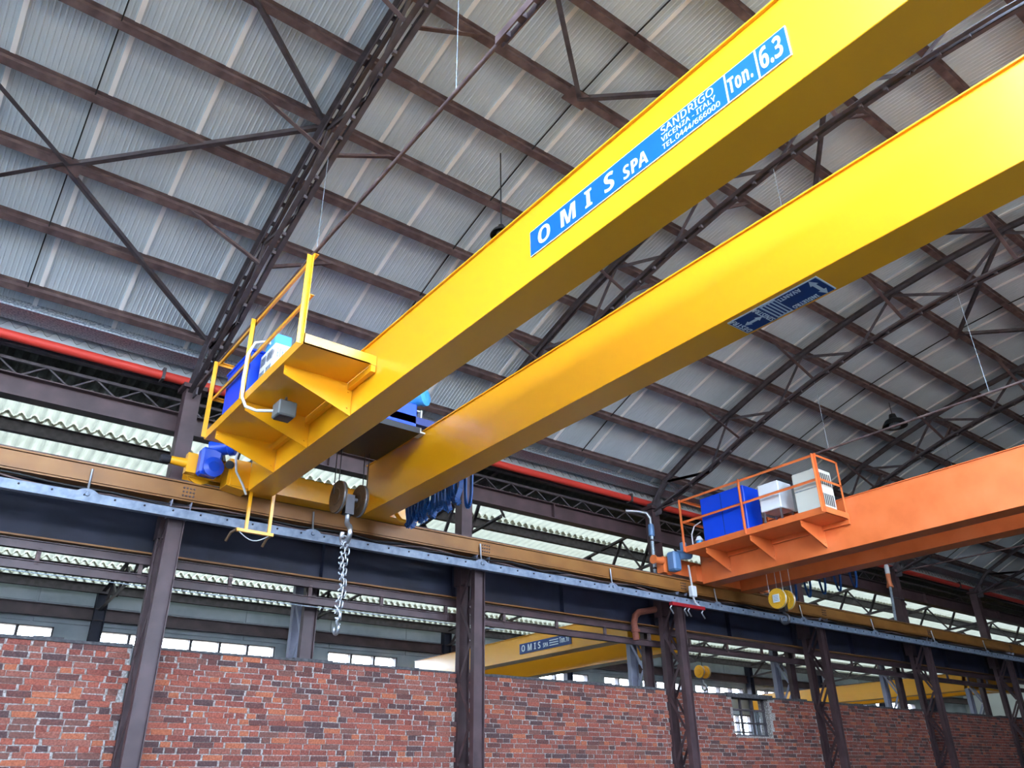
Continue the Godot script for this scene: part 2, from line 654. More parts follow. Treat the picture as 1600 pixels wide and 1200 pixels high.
	part("girder", sb, M.column, bm)
	for i in 10:
		var cx := 3.55 + BAY * (i - 1)
		var t := thing("wall_post", "dark steel post with roof truss on the pale back wall, %s from the left" % ["outermost", "first", "second", "third", "fourth", "fifth", "sixth", "seventh", "eighth", "ninth"][i], "post", "posts and trusses of the neighbouring hall")
		var sp := new_st()
		ibeam(sp, Vector3(cx, 0, -19.8), Vector3(cx, 5.6, -19.8), 0.24, 0.2, 0.014, 0.012, Vector3.RIGHT)
		part("post", sp, M.navy, t)
		var ch := new_st()
		angle(ch, Vector3(cx, nroof(-19.8) - 0.2, -19.8), Vector3(cx, nroof(-10.9) - 0.2, -10.9), 0.08, 0.01, Vector3.UP, 1.0)
		part("top_chord", ch, M.truss, t)
		ch = new_st()
		angle(ch, Vector3(cx, 5.2, -19.7), Vector3(cx, 5.9, -10.9), 0.07, 0.01, Vector3.UP, 1.0)
		part("bottom_chord", ch, M.truss, t)
		for k in 8:
			var za := -19.6 + k * 1.09
			var zb := za + 0.545
			var ya := 5.2 + (za + 19.7) * 0.0795
			var w := new_st()
			angle(w, Vector3(cx, ya, za), Vector3(cx, nroof(zb) - 0.2, zb), 0.05, 0.008, Vector3.RIGHT, 1.0)
			part("web_member", w, M.truss, t)
			w = new_st()
			angle(w, Vector3(cx, nroof(zb) - 0.2, zb), Vector3(cx, 5.2 + (zb + 0.545 + 19.7) * 0.0795, zb + 0.545), 0.05, 0.008, Vector3.RIGHT, 1.0)
			part("web_member", w, M.truss, t)

# ---------------------------------------------------------------- brick walls
func brick_mesh(l: float, h: float, seed_: int) -> ArrayMesh:
	var r := RandomNumberGenerator.new()
	r.seed = seed_
	var st := new_st()
	var p := []
	for y in [-0.5, 0.5]:
		for q in [[-0.5, 0.0], [0.5, 0.0], [0.5, -1.0], [-0.5, -1.0]]:
			var j := 0.006
			p.append(Vector3(q[0] * l + r.randf_range(-j, j), y * h + r.randf_range(-0.004, 0.004), q[1] * 0.05 + r.randf_range(-0.004, 0.003) * (1.0 + q[1])))
	hexa(st, p)
	return st.commit()

func build_walls() -> void:
	var meshes := {}
	for kind in 2:
		meshes[kind] = []
		for v in 6:
			meshes[kind].append(brick_mesh([0.232, 0.112][kind], 0.058, 100 + kind * 10 + v))
	var course := 0.067
	var top := 3.13
	var bays := [-1, 0, 1, 2, 3, 4, 5, 6, 7]
	for b in bays:
		var xa: float = X0 + BAY * b + 0.14
		var xb: float = X0 + BAY * (b + 1) - 0.12
		if b == -1:
			xa = XMIN
		var w := struct_node("wall_left")
		var hole := [13.36, 14.5, 2.42, 3.13] if b == 2 else []
		var st := new_st()
		var zf := -10.456
		if hole.is_empty():
			bx(st, Vector3(xa, 0, -10.7), Vector3(xb, top, zf))
		else:
			bx(st, Vector3(xa, 0, -10.7), Vector3(hole[0], top, zf))
			bx(st, Vector3(hole[1], 0, -10.7), Vector3(xb, top, zf))
			bx(st, Vector3(hole[0], 0, -10.7), Vector3(hole[1], hole[2], zf))
		part("mortar", st, M.mortar, w)
		st = new_st()
		var cx := xa
		while cx < xb:
			var l := rng.randf_range(0.3, 0.6)
			bx(st, Vector3(cx, top - 0.005, -10.71), Vector3(minf(cx + l, xb), top + rng.randf_range(0.02, 0.05), -10.44))
			cx += l
		part("coping", st, M.coping, w)
		var single := 0
		var rest := []
		var nrest := []
		for q in 7:
			rest.append(new_st())
			nrest.append(0)
		var row := 0
		var y := top - course * 0.5
		while y > (1.75 if b < 4 else 1.2):
			var x: float = xa + (0.06 if row % 2 == 0 else 0.0)
			var headers := row % 3 == 1
			if b == -1:
				x = 0.2 + (0.06 if row % 2 == 0 else 0.0)
			while x < xb - 0.03:
				var kind := 1 if (headers and rng.randf() < 0.75) or rng.randf() < 0.22 else 0
				var l: float = [0.232, 0.112][kind]
				if x + l > xb:
					kind = 1
					l = 0.112
				if x + l > xb + 0.06:
					break
				var cxx: float = x + l * 0.5
				x += l + rng.randf_range(0.008, 0.03)
				if not hole.is_empty() and cxx + l * 0.5 > hole[0] and cxx - l * 0.5 < hole[1] and y > hole[2]:
					continue
				var mi: int = [0, 0, 1, 1, 2, 3, 4, 5, 5, 6][rng.randi() % 10]
				var pos := Vector3(cxx, y + rng.randf_range(-0.003, 0.003), -10.448 + rng.randf_range(-0.003, 0.004))
				var vis: bool = b < 4 and cxx > 0.3
				if vis and single < 295:
					var o := mesh_part("brick", meshes[kind][rng.randi() % 6], M.bricks[mi], w)
					o.position = pos
					o.rotation.z = rng.randf_range(-0.012, 0.012)
					single += 1
				elif b < 7:
					bx(rest[mi], pos + Vector3(-l * 0.5, -0.029, -0.05), pos + Vector3(l * 0.5, 0.029, 0))
					nrest[mi] += 1
			y -= course
			row += 1
		for q in 7:
			if nrest[q] > 0:
				part("brickwork", rest[q], M.bricks[q], w).set_meta("kind", "stuff")
		if not hole.is_empty():
			st = new_st()
			bx(st, Vector3(hole[0] - 0.15, top - 0.02, -10.72), Vector3(hole[1] + 0.15, top + 0.06, -10.43))
			part("lintel", st, M.coping, w)
			var wn := struct_node("window_20")
			st = new_st()
			for i in 4:
				var wx: float = lerpf(hole[0] + 0.03, hole[1] - 0.03, i / 3.0)
				bx(st, Vector3(wx - 0.014, hole[2], -10.6), Vector3(wx + 0.014, top, -10.55))
			for yy in [hole[2] + 0.02, hole[2] + 0.24, hole[2] + 0.48]:
				bx(st, Vector3(hole[0], yy - 0.015, -10.6), Vector3(hole[1], yy + 0.015, -10.55))
			part("window_frame", st, M.truss, wn)
			for i in 3:
				for j in 2:
					if i == 1 and j == 1:
						continue
					st = new_st()
					var wx: float = lerpf(hole[0] + 0.03, hole[1] - 0.03, i / 3.0)
					var wy: float = hole[2] + 0.035 + 0.23 * j
					quad(st, Vector3(wx + 0.02, wy, -10.58), Vector3(wx + 0.33, wy, -10.58), Vector3(wx + 0.33, wy + 0.2, -10.58), Vector3(wx + 0.02, wy + 0.2, -10.58))
					part("pane", st, M.glass, wn)

# ---------------------------------------------------------------- trusses and columns
func build_trusses() -> void:
	var names := ["arched lattice roof truss at the left, above the yellow crane platform", "arched lattice roof truss seen between the two yellow girders", "arched lattice roof truss right of the yellow girder, over the orange platform",
		"arched lattice roof truss behind the hanging black lamp", "arched lattice roof truss beyond the orange girder, fifth from the left", "far arched lattice roof truss, sixth from the left", "far arched lattice roof truss, seventh from the left", "farthest arched lattice roof truss in the dark end of the hall"]
	for i in range(-1, 8):
		var x := X0 + BAY * i
		var label: String = "arched lattice roof truss just outside the left edge" if i < 0 else names[i]
		var t := thing("roof_truss", label, "roof truss")
		var tops := []
		for k in range(-9, 9):
			tops.append(purlin_deg(k))
		# chords: two angles with packing plates
		for chord in 2:
			var r: float = [15.69, 15.07][chord]
			var pts := []
			if chord == 0:
				for d in tops:
					pts.append(arc(d, r, x))
				pts.append(Vector3(x, 6.62, -10.47))
				pts.push_front(Vector3(x, 6.62, 5.25))
			else:
				pts.append(Vector3(x, 6.55, 5.2))
				for k in range(-8, 8):
					pts.append(arc(purlin_deg(k) - 0.0, r, x))
				pts.append(Vector3(x, 6.5, -10.4))
			for s in [-1.0, 1.0]:
				var st := new_st()
				for j in pts.size() - 1:
					var off := Vector3(s * 0.022, 0, 0)
					var up: Vector3 = (pts[j + 1] - pts[j]).cross(Vector3.RIGHT)
					if up.y < 0:
						up = -up
					angle(st, pts[j] + off, pts[j + 1] + off, 0.06, 0.008, up, s, 1.0 if chord == 1 else -1.0)
				part(["top_chord", "bottom_chord"][chord], st, M.truss, t)
			var pk := new_st()
			for j in pts.size() - 1:
				for q in [0.33, 0.67]:
					var c: Vector3 = pts[j].lerp(pts[j + 1], q)
					bx(pk, c - Vector3(0.022, 0.035, 0.02), c + Vector3(0.022, 0.01, 0.02))
			part("packing_plates", pk, M.truss, t).set_meta("kind", "stuff")
		# web
		for k in range(-8, 8):
			var a := arc(purlin_deg(k), [15.66, 15.08][absi(k) % 2], x)
			var b := arc(purlin_deg(k + 1), [15.66, 15.08][absi(k + 1) % 2], x)
			var st := new_st()
			angle(st, a, b, 0.05, 0.007, Vector3.RIGHT, 1.0)
			part("web_member", st, M.truss, t)
		for foot in [[Vector3(x, 6.55, -10.42), arc(24.8, 15.07, x), arc(28.15, 15.66, x)], [Vector3(x, 6.55, 5.22), arc(-25.45, 15.07, x), arc(-28.8, 15.66, x)]]:
			var st := new_st()
			angle(st, foot[1], foot[2], 0.05, 0.007, Vector3.RIGHT, 1.0)
			part("web_member", st, M.truss, t)
			st = new_st()
			angle(st, foot[0].lerp(foot[1], 0.5), foot[2], 0.05, 0.007, Vector3.RIGHT, 1.0)
			part("web_member", st, M.truss, t)
			st = new_st()
			bx(st, foot[0] + Vector3(-0.012, -0.12, -0.16), foot[0] + Vector3(0.012, 0.18, 0.2))
			part("gusset_plate", st, M.truss, t)
		# knee braces to the purlins either side
		for d in [1.35, 8.05, 14.75, 21.45]:
			for s in [-1.0, 1.0]:
				var st := new_st()
				angle(st, arc(d, 15.1, x + s * 0.05), arc(d, 15.71, x + s * 0.92), 0.055, 0.007, Vector3.UP, s)
				part("knee_brace", st, M.rust, t)
		# tie rod with turnbuckle strap and hangers
		var tr := new_st()
		tube(tr, [Vector3(x, 6.56, -10.4), Vector3(x, 6.56, -3.15)], 0.019, 8)
		part("tie_rod", tr, M.rust, t)
		tr = new_st()
		tube(tr, [Vector3(x, 6.56, -2.05), Vector3(x, 6.56, 5.2)], 0.019, 8)
		part("tie_rod", tr, M.rust, t)
		tr = new_st()
		for s in [-0.032, 0.032]:
			bx(tr, Vector3(x + s - 0.006, 6.52, -3.25), Vector3(x + s + 0.006, 6.60, -1.95))
		for q in 7:
			bx(tr, Vector3(x - 0.03, 6.535, -3.2 + q * 0.195), Vector3(x + 0.03, 6.585, -3.14 + q * 0.195))
		part("turnbuckle", tr, M.rust, t)
		for d in [14.75, 4.7]:
			var hp := arc(d, 15.05, x)
			tr = new_st()
			tube(tr, [hp, Vector3(x, 6.57, hp.z)], 0.0035, 6)
			part("hanger_wire", tr, M.galv, t)

func lattice_column(x: float, zf: float, zr: float, top_f: float, top_r: float, w: float, label: String, mf: Material, ms: Material, upper: bool, cname: String) -> void:
	var t := thing(cname, label, "column")
	var d := 0.1
	var st := new_st()
	# legs: I-sections, webs across the hall side, flanges pointing along z
	ibeam(st, Vector3(x, 0, zf - d * 0.5), Vector3(x, top_f, zf - d * 0.5), w, d, 0.012, 0.01, Vector3.RIGHT)
	part("front_leg", st, mf, t)
	st = new_st()
	ibeam(st, Vector3(x, 0, zr - d * 0.5), Vector3(x, top_r, zr - d * 0.5), w, d, 0.012, 0.01, Vector3.RIGHT)
	part("rear_leg", st, ms, t)
	var y := 1.35
	var i := 0
	while y < top_f - 0.5:
		for s in [-1.0, 1.0]:
			st = new_st()
			var za := zf - d if i % 2 == 0 else zr
			var zb := zr if i % 2 == 0 else zf - d
			bar(st, Vector3(x + s * (w * 0.5 - 0.01), y, za), Vector3(x + s * (w * 0.5 - 0.01), y + 0.52, zb), 0.05, 0.008, Vector3.RIGHT)
			part("lacing_bar", st, ms, t)
		y += 0.56
		i += 1
	if upper:
		st = new_st()
		bx(st, Vector3(x - w * 0.5 - 0.005, top_r - 0.3, zr - 0.18), Vector3(x + w * 0.5 + 0.005, 6.62, zr + 0.02))
		part("upper_shaft", st, mf, t)
		st = new_st()
		bx(st, Vector3(x - 0.16, 6.56, -10.62), Vector3(x + 0.16, 6.62, -10.32))
		part("cap_plate", st, mf, t)
		# stiffeners under the runway beam
		st = new_st()
		for s in [-1.0, 1.0]:
			var px: float = x + s * (w * 0.5 + 0.02)
			hexa(st, [Vector3(px - 0.006, 4.62, -9.98), Vector3(px + 0.006, 4.62, -9.98), Vector3(px + 0.006, 4.62, -10.1), Vector3(px - 0.006, 4.62, -10.1),
				Vector3(px - 0.006, 4.82, -9.9), Vector3(px + 0.006, 4.82, -9.9), Vector3(px + 0.006, 4.82, -10.1), Vector3(px - 0.006, 4.82, -10.1)])
		part("stiffener", st, M.colgrey, t)

func build_columns() -> void:
	var labels := ["purple lattice column in front of the brick wall, leftmost, below the yellow platform", "purple lattice column in front of the brick wall, right of the hanging chain", "purple lattice column below the left end of the orange platform",
		"purple lattice column right of the square hole in the brick wall", "dark lattice column at the right, fifth along the brick wall", "dark lattice column near the right edge, sixth along the runway", "far dark lattice column, seventh along the runway", "farthest lattice column of the runway"]
	for i in range(-1, 8):
		var x := X0 + BAY * i
		var lb: String = "lattice column just outside the left edge" if i < 0 else labels[i]
		lattice_column(x, -10.0, -10.4, 4.83, 4.75, 0.195, lb, M.column, M.column, true, "lattice_column")
	# columns of the hall next door, just behind the wall
	var lb2 := ["pale-edged lattice column behind the brick wall, left of the chain hook", "pale-edged lattice column behind the wall, beside the rusty elbow pipe", "pale-edged lattice column behind the wall, over the square hole", "pale-edged lattice column behind the wall, in front of the distant yellow girder", "pale-edged lattice column behind the wall near the right edge"]
	var xs := [4.72, 11.68, 16.3, 20.9, 25.5]
	for i in 5:
		lattice_column(xs[i], -10.95, -11.35, 4.55, 4.5, 0.2, lb2[i], M.column, M.colgrey, false, "rear_column")

func build_runway() -> void:
	var t := thing("crane_runway_beam", "tan steel crane runway beam with rail running along the column tops", "beam")
	var st := new_st()
	ibeam(st, Vector3(XMIN, 4.955, -10.02), Vector3(XMAX, 4.955, -10.02), 0.25, 0.2, 0.018, 0.012)
	bx(st, Vector3(XMIN, 4.86, -9.935), Vector3(XMAX, 5.05, -9.925))
	part("beam", st, M.tan, t)
	st = new_st()
	bx(st, Vector3(XMIN, 5.08, -10.05), Vector3(XMAX, 5.12, -9.99))
	part("rail", st, M.rust, t)
	for i in range(-1, 8):
		var x := X0 + BAY * i
		st = new_st()
		for q in [-0.09, -0.03, 0.03, 0.09]:
			for yy in [4.9, 4.95, 5.0]:
				lathe(st, [Vector2(0, 0), Vector2(0.014, 0), Vector2(0.012, 0.01), Vector2(0, 0.012)], Vector3(x + q * 0.7 + 0.06, yy, -9.924), Vector3(0, 0, 1), 6)
		var o := part("bolt_group", st, M.rust, t)
		o.set_meta("kind", "stuff")
	# conductor rail carrier with bolts and hanging brackets
	var c := thing("conductor_rail", "blue-grey perforated channel hanging below the tan runway beam", "rail")
	st = new_st()
	bar(st, Vector3(XMIN, 4.645, -9.86), Vector3(XMAX, 4.645, -9.86), 0.012, 0.11)
	bar(st, Vector3(XMIN, 4.7, -9.9), Vector3(XMAX, 4.7, -9.9), 0.08, 0.01)
	bar(st, Vector3(XMIN, 4.595, -9.9), Vector3(XMAX, 4.595, -9.9), 0.08, 0.01)
	var chn := part("channel", st, M.channel, c)
	var bolt := new_st()
	lathe(bolt, [Vector2(0, 0), Vector2(0.013, 0), Vector2(0.011, 0.012), Vector2(0, 0.014)], Vector3.ZERO, Vector3(0, 0, 1), 6)
	var bm := bolt.commit()
	for i in 110:
		var o := mesh_part("bolt", bm, M.rubber, chn)
		o.position = Vector3(-1.0 + i * 0.333, 4.665, -9.854)
	for i in 9:
		var x := 1.36 + i * 2.8
		st = new_st()
		tube(st, [Vector3(x, 5.0, -9.9), Vector3(x, 4.78, -9.88), Vector3(x, 4.69, -9.85)], 0.014, 8)
		part("hanger_rod", st, M.steel, c)
		st = new_st()
		var pts := []
		for k in 13:
			var a := PI * k / 12.0
			pts.append(Vector2(cos(a) * 0.13, sin(a) * 0.085))
		for k in 12:
			quad(st, Vector3(x + pts[k].x, 4.64, -9.848), Vector3(x + pts[k + 1].x, 4.64, -9.848), Vector3(x + pts[k + 1].x, 4.66 + pts[k + 1].y, -9.848), Vector3(x + pts[k].x, 4.66 + pts[k].y, -9.848))
		lathe(st, [Vector2(0, 0), Vector2(0.03, 0), Vector2(0.025, 0.02), Vector2(0, 0.025)], Vector3(x, 4.68, -9.846), Vector3(0, 0, 1), 8)
		part("bracket_plate", st, M.channel, c)
	# loose cables in the gap behind the channel
	for k in 3:
		var cb := thing("runway_cable", ["black cable sagging behind the blue-grey channel, upper one", "brown cable sagging behind the blue-grey channel", "thick dark cable lying behind the blue-grey channel"][k], "cable")
		st = new_st()
		var p := []
		for i in 90:
			var x := -2.0 + i * 0.33
			p.append(Vector3(x, 4.76 + 0.03 * sin(x * 1.9 + k * 2.0) + 0.02 * sin(x * 4.3 + k), -9.93 - k * 0.03))
		tube(st, p, [0.014, 0.012, 0.02][k], 6)
		part("cable", st, [M.black, M.rust, M.rubber][k], cb)
	# deep dark girder behind, carrying the next hall's runway
	var g := thing("deep_girder", "deep dark navy girder behind the runway with a tan bottom flange", "girder")
	st = new_st()
	bx(st, Vector3(XMIN, 4.32, -10.82), Vector3(XMAX, 5.0, -10.78))
	bx(st, Vector3(XMIN, 4.98, -10.92), Vector3(XMAX, 5.0, -10.6))
	part("web", st, M.navy, g)
	st = new_st()
	bx(st, Vector3(XMIN, 4.3, -10.95), Vector3(XMAX, 4.32, -10.65))
	part("bottom_flange", st, M.tan, g)
	for i in 20:
		st = new_st()
		bx(st, Vector3(-2.17 + i * 2.3 - 0.006, 4.32, -10.78), Vector3(-2.17 + i * 2.3 + 0.006, 4.98, -10.68))
		part("web_stiffener", st, M.navy, g)
	# lattice strut below: two purple channels with short posts
	var s := thing("longitudinal_strut", "pair of purple steel channels tied by short posts, below the dark girder", "strut")
	for yy in [4.225, 3.99]:
		st = new_st()
		ibeam(st, Vector3(XMIN, yy, -10.72), Vector3(XMAX, yy, -10.72), 0.11, 0.08, 0.01, 0.03)
		part("channel", st, M.column, s)
	for i in 24:
		st = new_st()
		bx(st, Vector3(-1.2 + i * 1.15, 4.0, -10.74), Vector3(-1.15 + i * 1.15, 4.2, -10.7))
		part("post", st, M.rust, s)
	# white conduit
	var cd := thing("white_conduit", "thin white conduit running along under the purple strut", "conduit")
	st = new_st()
	tube(st, [Vector3(XMIN, 3.9, -10.68), Vector3(8.0, 3.9, -10.68)], 0.007, 6)
	part("pipe", st, M.galv, cd)

func build_eave() -> void:
	var g := thing("eave_gutter", "galvanised gutter along the eave above the red pipe", "gutter")
	var st := new_st()
	for i in int((XMAX - XMIN) / 0.3):
		var x := XMIN + i * 0.3
		bx(st, Vector3(x, 7.05 + 0.004 * (i % 2), -10.31 - 0.006 * (i % 2)), Vector3(x + 0.3, 7.24, -10.30))
	part("front", st, M.galv, g)
	st = new_st()
	bx(st, Vector3(XMIN, 7.02, -10.66), Vector3(XMAX, 7.05, -10.31))
	bx(st, Vector3(XMIN, 7.02, -10.68), Vector3(XMAX, 7.3, -10.66))
	part("trough", st, M.galv, g)
	var f := struct_node("trim_1")
	st = new_st()
	bx(st, Vector3(XMIN, 6.87, -10.86), Vector3(XMAX, 7.36, -10.8))
	bx(st, Vector3(XMIN, 7.3, -10.86), Vector3(XMAX, 7.36, -10.2))
	part("fascia_board", st, M.wallpanel, f)
	var rp := thing("red_pipe", "red pipe running along the eave below the gutter", "pipe")
	st = new_st()
	tube(st, [Vector3(XMIN, 6.81, -10.7), Vector3(XMAX, 6.81, -10.7)], 0.065, 12)
	part("pipe", st, M.red, rp)
	for i in 9:
		st = new_st()
		bx(st, Vector3(X0 + BAY * (i - 1) - 0.4, 6.73, -10.8), Vector3(X0 + BAY * (i - 1) - 0.36, 6.9, -10.62))
		part("pipe_clip", st, M.truss, rp)
	var b := thing("purple_longitudinal_beam", "deep purple steel beam running along behind the columns above the runway", "beam")
	st = new_st()
	ibeam(st, Vector3(XMIN, 6.23, -10.92), Vector3(XMAX, 6.23, -10.92), 0.3, 0.2, 0.016, 0.012)
	part("beam", st, M.column, b)
	for i in 9:
		st = new_st()
		bx(st, Vector3(X0 + BAY * (i - 0.5) - 0.01, 6.09, -10.91), Vector3(X0 + BAY * (i - 0.5) + 0.01, 6.37, -10.83))
		part("web_stiffener", st, M.column, b)
	# small lattice girder just above it
	var l := thing("eave_lattice_girder", "small dark lattice girder between the red pipe and the purple beam", "girder")
	for yy in [6.47, 6.68]:
		st = new_st()
		bar(st, Vector3(XMIN, yy, -11.1), Vector3(XMAX, yy, -11.1), 0.05, 0.04)
		part("chord", st, M.truss, l)
	for i in 80:
		st = new_st()
		var x := -2.0 + i * 0.3
		bar(st, Vector3(x, 6.47 if i % 2 == 0 else 6.68, -11.1), Vector3(x + 0.3, 6.68 if i % 2 == 0 else 6.47, -11.1), 0.02, 0.02)
		part("web_member", st, M.truss, l)

# ---------------------------------------------------------------- cranes
func girder(x0: float, x1: float, y0: float, y1: float, z0: float, z1: float, m: Material, t: Node3D, called := "girder") -> void:
	var st := new_st()
	cham(st, Vector3(x0, y0, z0), Vector3(x1, y1 - 0.012, z1), 0.004)
	part(called, st, m, t)
	st = new_st()
	bx(st, Vector3(x0 - 0.022, y1 - 0.012, z0), Vector3(x1 + 0.022, y1, z1))
	part("top_plate", st, m, t)
	st = new_st()
	bx(st, Vector3((x0 + x1) * 0.5 - 0.025, y1, z0), Vector3((x0 + x1) * 0.5 + 0.025, y1 + 0.04, z1))
	part("trolley_rail", st, M.rust, t)

func platform(t: Node3D, xo: float, xi: float, y: float, za: float, zb: float, top: float, mid: float, br: Array, posts: Array, m: Material) -> void:
	var st := new_st()
	bx(st, Vector3(xo + 0.01, y, za), Vector3(xi - 0.06, y + 0.012, zb))
	part("platform_floor", st, m, t)
	st = new_st()
	bx(st, Vector3(xo, y, za), Vector3(xo + 0.01, y + 0.11, zb))
	part("fascia", st, m, t)
	for z in [za, zb - 0.008]:
		st = new_st()
		bx(st, Vector3(xo, y, z), Vector3(xi, y + 0.11, z + 0.008))
		part("end_fascia", st, m, t)
	st = new_st()
	bx(st, Vector3(xi - 0.055, y - 0.075, za), Vector3(xi - 0.005, y - 0.005, zb))
	part("ledger", st, m, t)
	for z in br:
		st = new_st()
		hexa(st, [Vector3(xo + 0.03, y - 0.1, z), Vector3(xi, y - 0.36, z), Vector3(xi, y - 0.36, z - 0.01), Vector3(xo + 0.03, y - 0.1, z - 0.01),
			Vector3(xo + 0.03, y, z), Vector3(xi, y, z), Vector3(xi, y, z - 0.01), Vector3(xo + 0.03, y, z - 0.01)])
		var brk := part("bracket", st, m, t)
		st = new_st()
		for q in [[0.05, 0.05], [xi - xo - 0.04, 0.1], [xi - xo - 0.04, 0.28]]:
			lathe(st, [Vector2(0, 0), Vector2(0.012, 0), Vector2(0.01, 0.01), Vector2(0, 0.012)], Vector3(xo + q[0], y - q[1], z), Vector3(0, 0, 1), 6)
		part("bracket_bolts", st, m, brk)
	# railing
	for i in posts.size():
		var z: float = posts[i]
		st = new_st()
		angle(st, Vector3(xo + 0.004, y + 0.02, z), Vector3(xo + 0.004, top, z), 0.055, 0.007, Vector3(0, 0, 1), -1.0, 1.0 if i == 0 else -1.0)
		part("post", st, m, t)
	for yy in [top, mid]:
		st = new_st()
		angle(st, Vector3(xo + 0.004, yy, za), Vector3(xo + 0.004, yy, zb), 0.045, 0.006, Vector3.UP, -1.0, -1.0)
		part("rail", st, m, t)
		st = new_st()
		angle(st, Vector3(xo, yy, za + 0.01), Vector3(xi, yy, za + 0.01), 0.04, 0.006, Vector3.UP, 1.0, -1.0)
		part("end_rail", st, m, t)

func hook_shape(st: SurfaceTool, o: Vector3, r: float, th: float) -> void:
	var p := [o + Vector3(0, r * 2.2, 0), o + Vector3(0, r * 1.3, 0)]
	for i in 11:
		var a := deg_to_rad(75.0 - i * 28.0)
		p.append(o + Vector3(0, sin(a) * r, cos(a) * r))
	tube(st, p, th, 8)

func text_part(txt: String, h: float, at: Vector3, right: Vector3, up: Vector3, m: Material, parent: Node, squeeze := 1.0, bold := true, serif := false, anchor := 0) -> void:
	var tm := TextMesh.new()
	var f := SystemFont.new()
	f.font_names = PackedStringArray(["Droid Serif" if serif else "Droid Sans"])
	f.font_weight = 700 if bold else 400
	tm.font = f
	tm.text = txt
	tm.font_size = 64
	tm.pixel_size = h / 46.0
	tm.depth = 0.003
	tm.curve_step = 2.0
	tm.horizontal_alignment = [HORIZONTAL_ALIGNMENT_LEFT, HORIZONTAL_ALIGNMENT_CENTER][anchor]
	tm.vertical_alignment = VERTICAL_ALIGNMENT_CENTER
	var o := MeshInstance3D.new()
	o.name = "lettering"
	o.mesh = tm
	o.material_override = m
	parent.add_child(o, true)
	o.transform = Transform3D(Basis(right * squeeze, up, right.cross(up)), at)

func sheave_pair(t: Node3D, o: Vector3, dx: float, r: float, m: Material) -> void:
	for s in [-1.0, 1.0]:
		var st := new_st()
		lathe(st, [Vector2(0.0, -0.035), Vector2(r * 0.5, -0.04), Vector2(r * 0.55, -0.03), Vector2(r * 0.92, -0.03), Vector2(r, -0.028), Vector2(r, -0.012), Vector2(r * 0.9, -0.006), Vector2(r * 0.9, 0.006),
			Vector2(r, 0.012), Vector2(r, 0.028), Vector2(r * 0.92, 0.03), Vector2(r * 0.55, 0.03), Vector2(r * 0.5, 0.04), Vector2(0, 0.035)], o + Vector3(s * dx, 0, 0), Vector3.RIGHT, 32)
		part("sheave_cover", st, m, t)
		st = new_st()
		lathe(st, [Vector2(r, -0.012), Vector2(r * 0.93, -0.004), Vector2(r * 0.93, 0.004), Vector2(r, 0.012)], o + Vector3(s * dx, 0, 0), Vector3.RIGHT, 32)
		part("sheave_rim", st, M.steel, t)
	var ax := new_st()
	tube(ax, [o + Vector3(-dx, 0, 0), o + Vector3(dx, 0, 0)], 0.028, 10)
	part("axle", ax, M.steel, t)

func collector(t: Node3D, xa: float, xb: float, m: Material) -> void:
	for x in [xa, xb]:
		var st := new_st()
		bx(st, Vector3(x - 0.02, 4.52, -9.72), Vector3(x + 0.02, 5.06, -9.69))
		part("collector_arm", st, m, t)
	var st := new_st()
	bx(st, Vector3(xa - 0.12, 4.5, -9.73), Vector3(xb + 0.06, 4.54, -9.68))
	part("collector_bar", st, m, t)
	for x in [xa - 0.12, xb + 0.05]:
		st = new_st()
		tube(st, [Vector3(x, 4.52, -9.7), Vector3(x - 0.05, 4.48, -9.74), Vector3(x - 0.08, 4.38, -9.8)], 0.018, 8)
		part("collector_shoe", st, M.sheave, t)
	st = new_st()
	var p := []
	for i in 9:
		var u := i / 8.0
		p.append(Vector3(lerpf(xa - 0.08, xb, u), 4.5 - 0.09 * sin(PI * u), -9.7))
	tube(st, p, 0.006, 6)
	part("collector_cable", st, M.conduit, t)

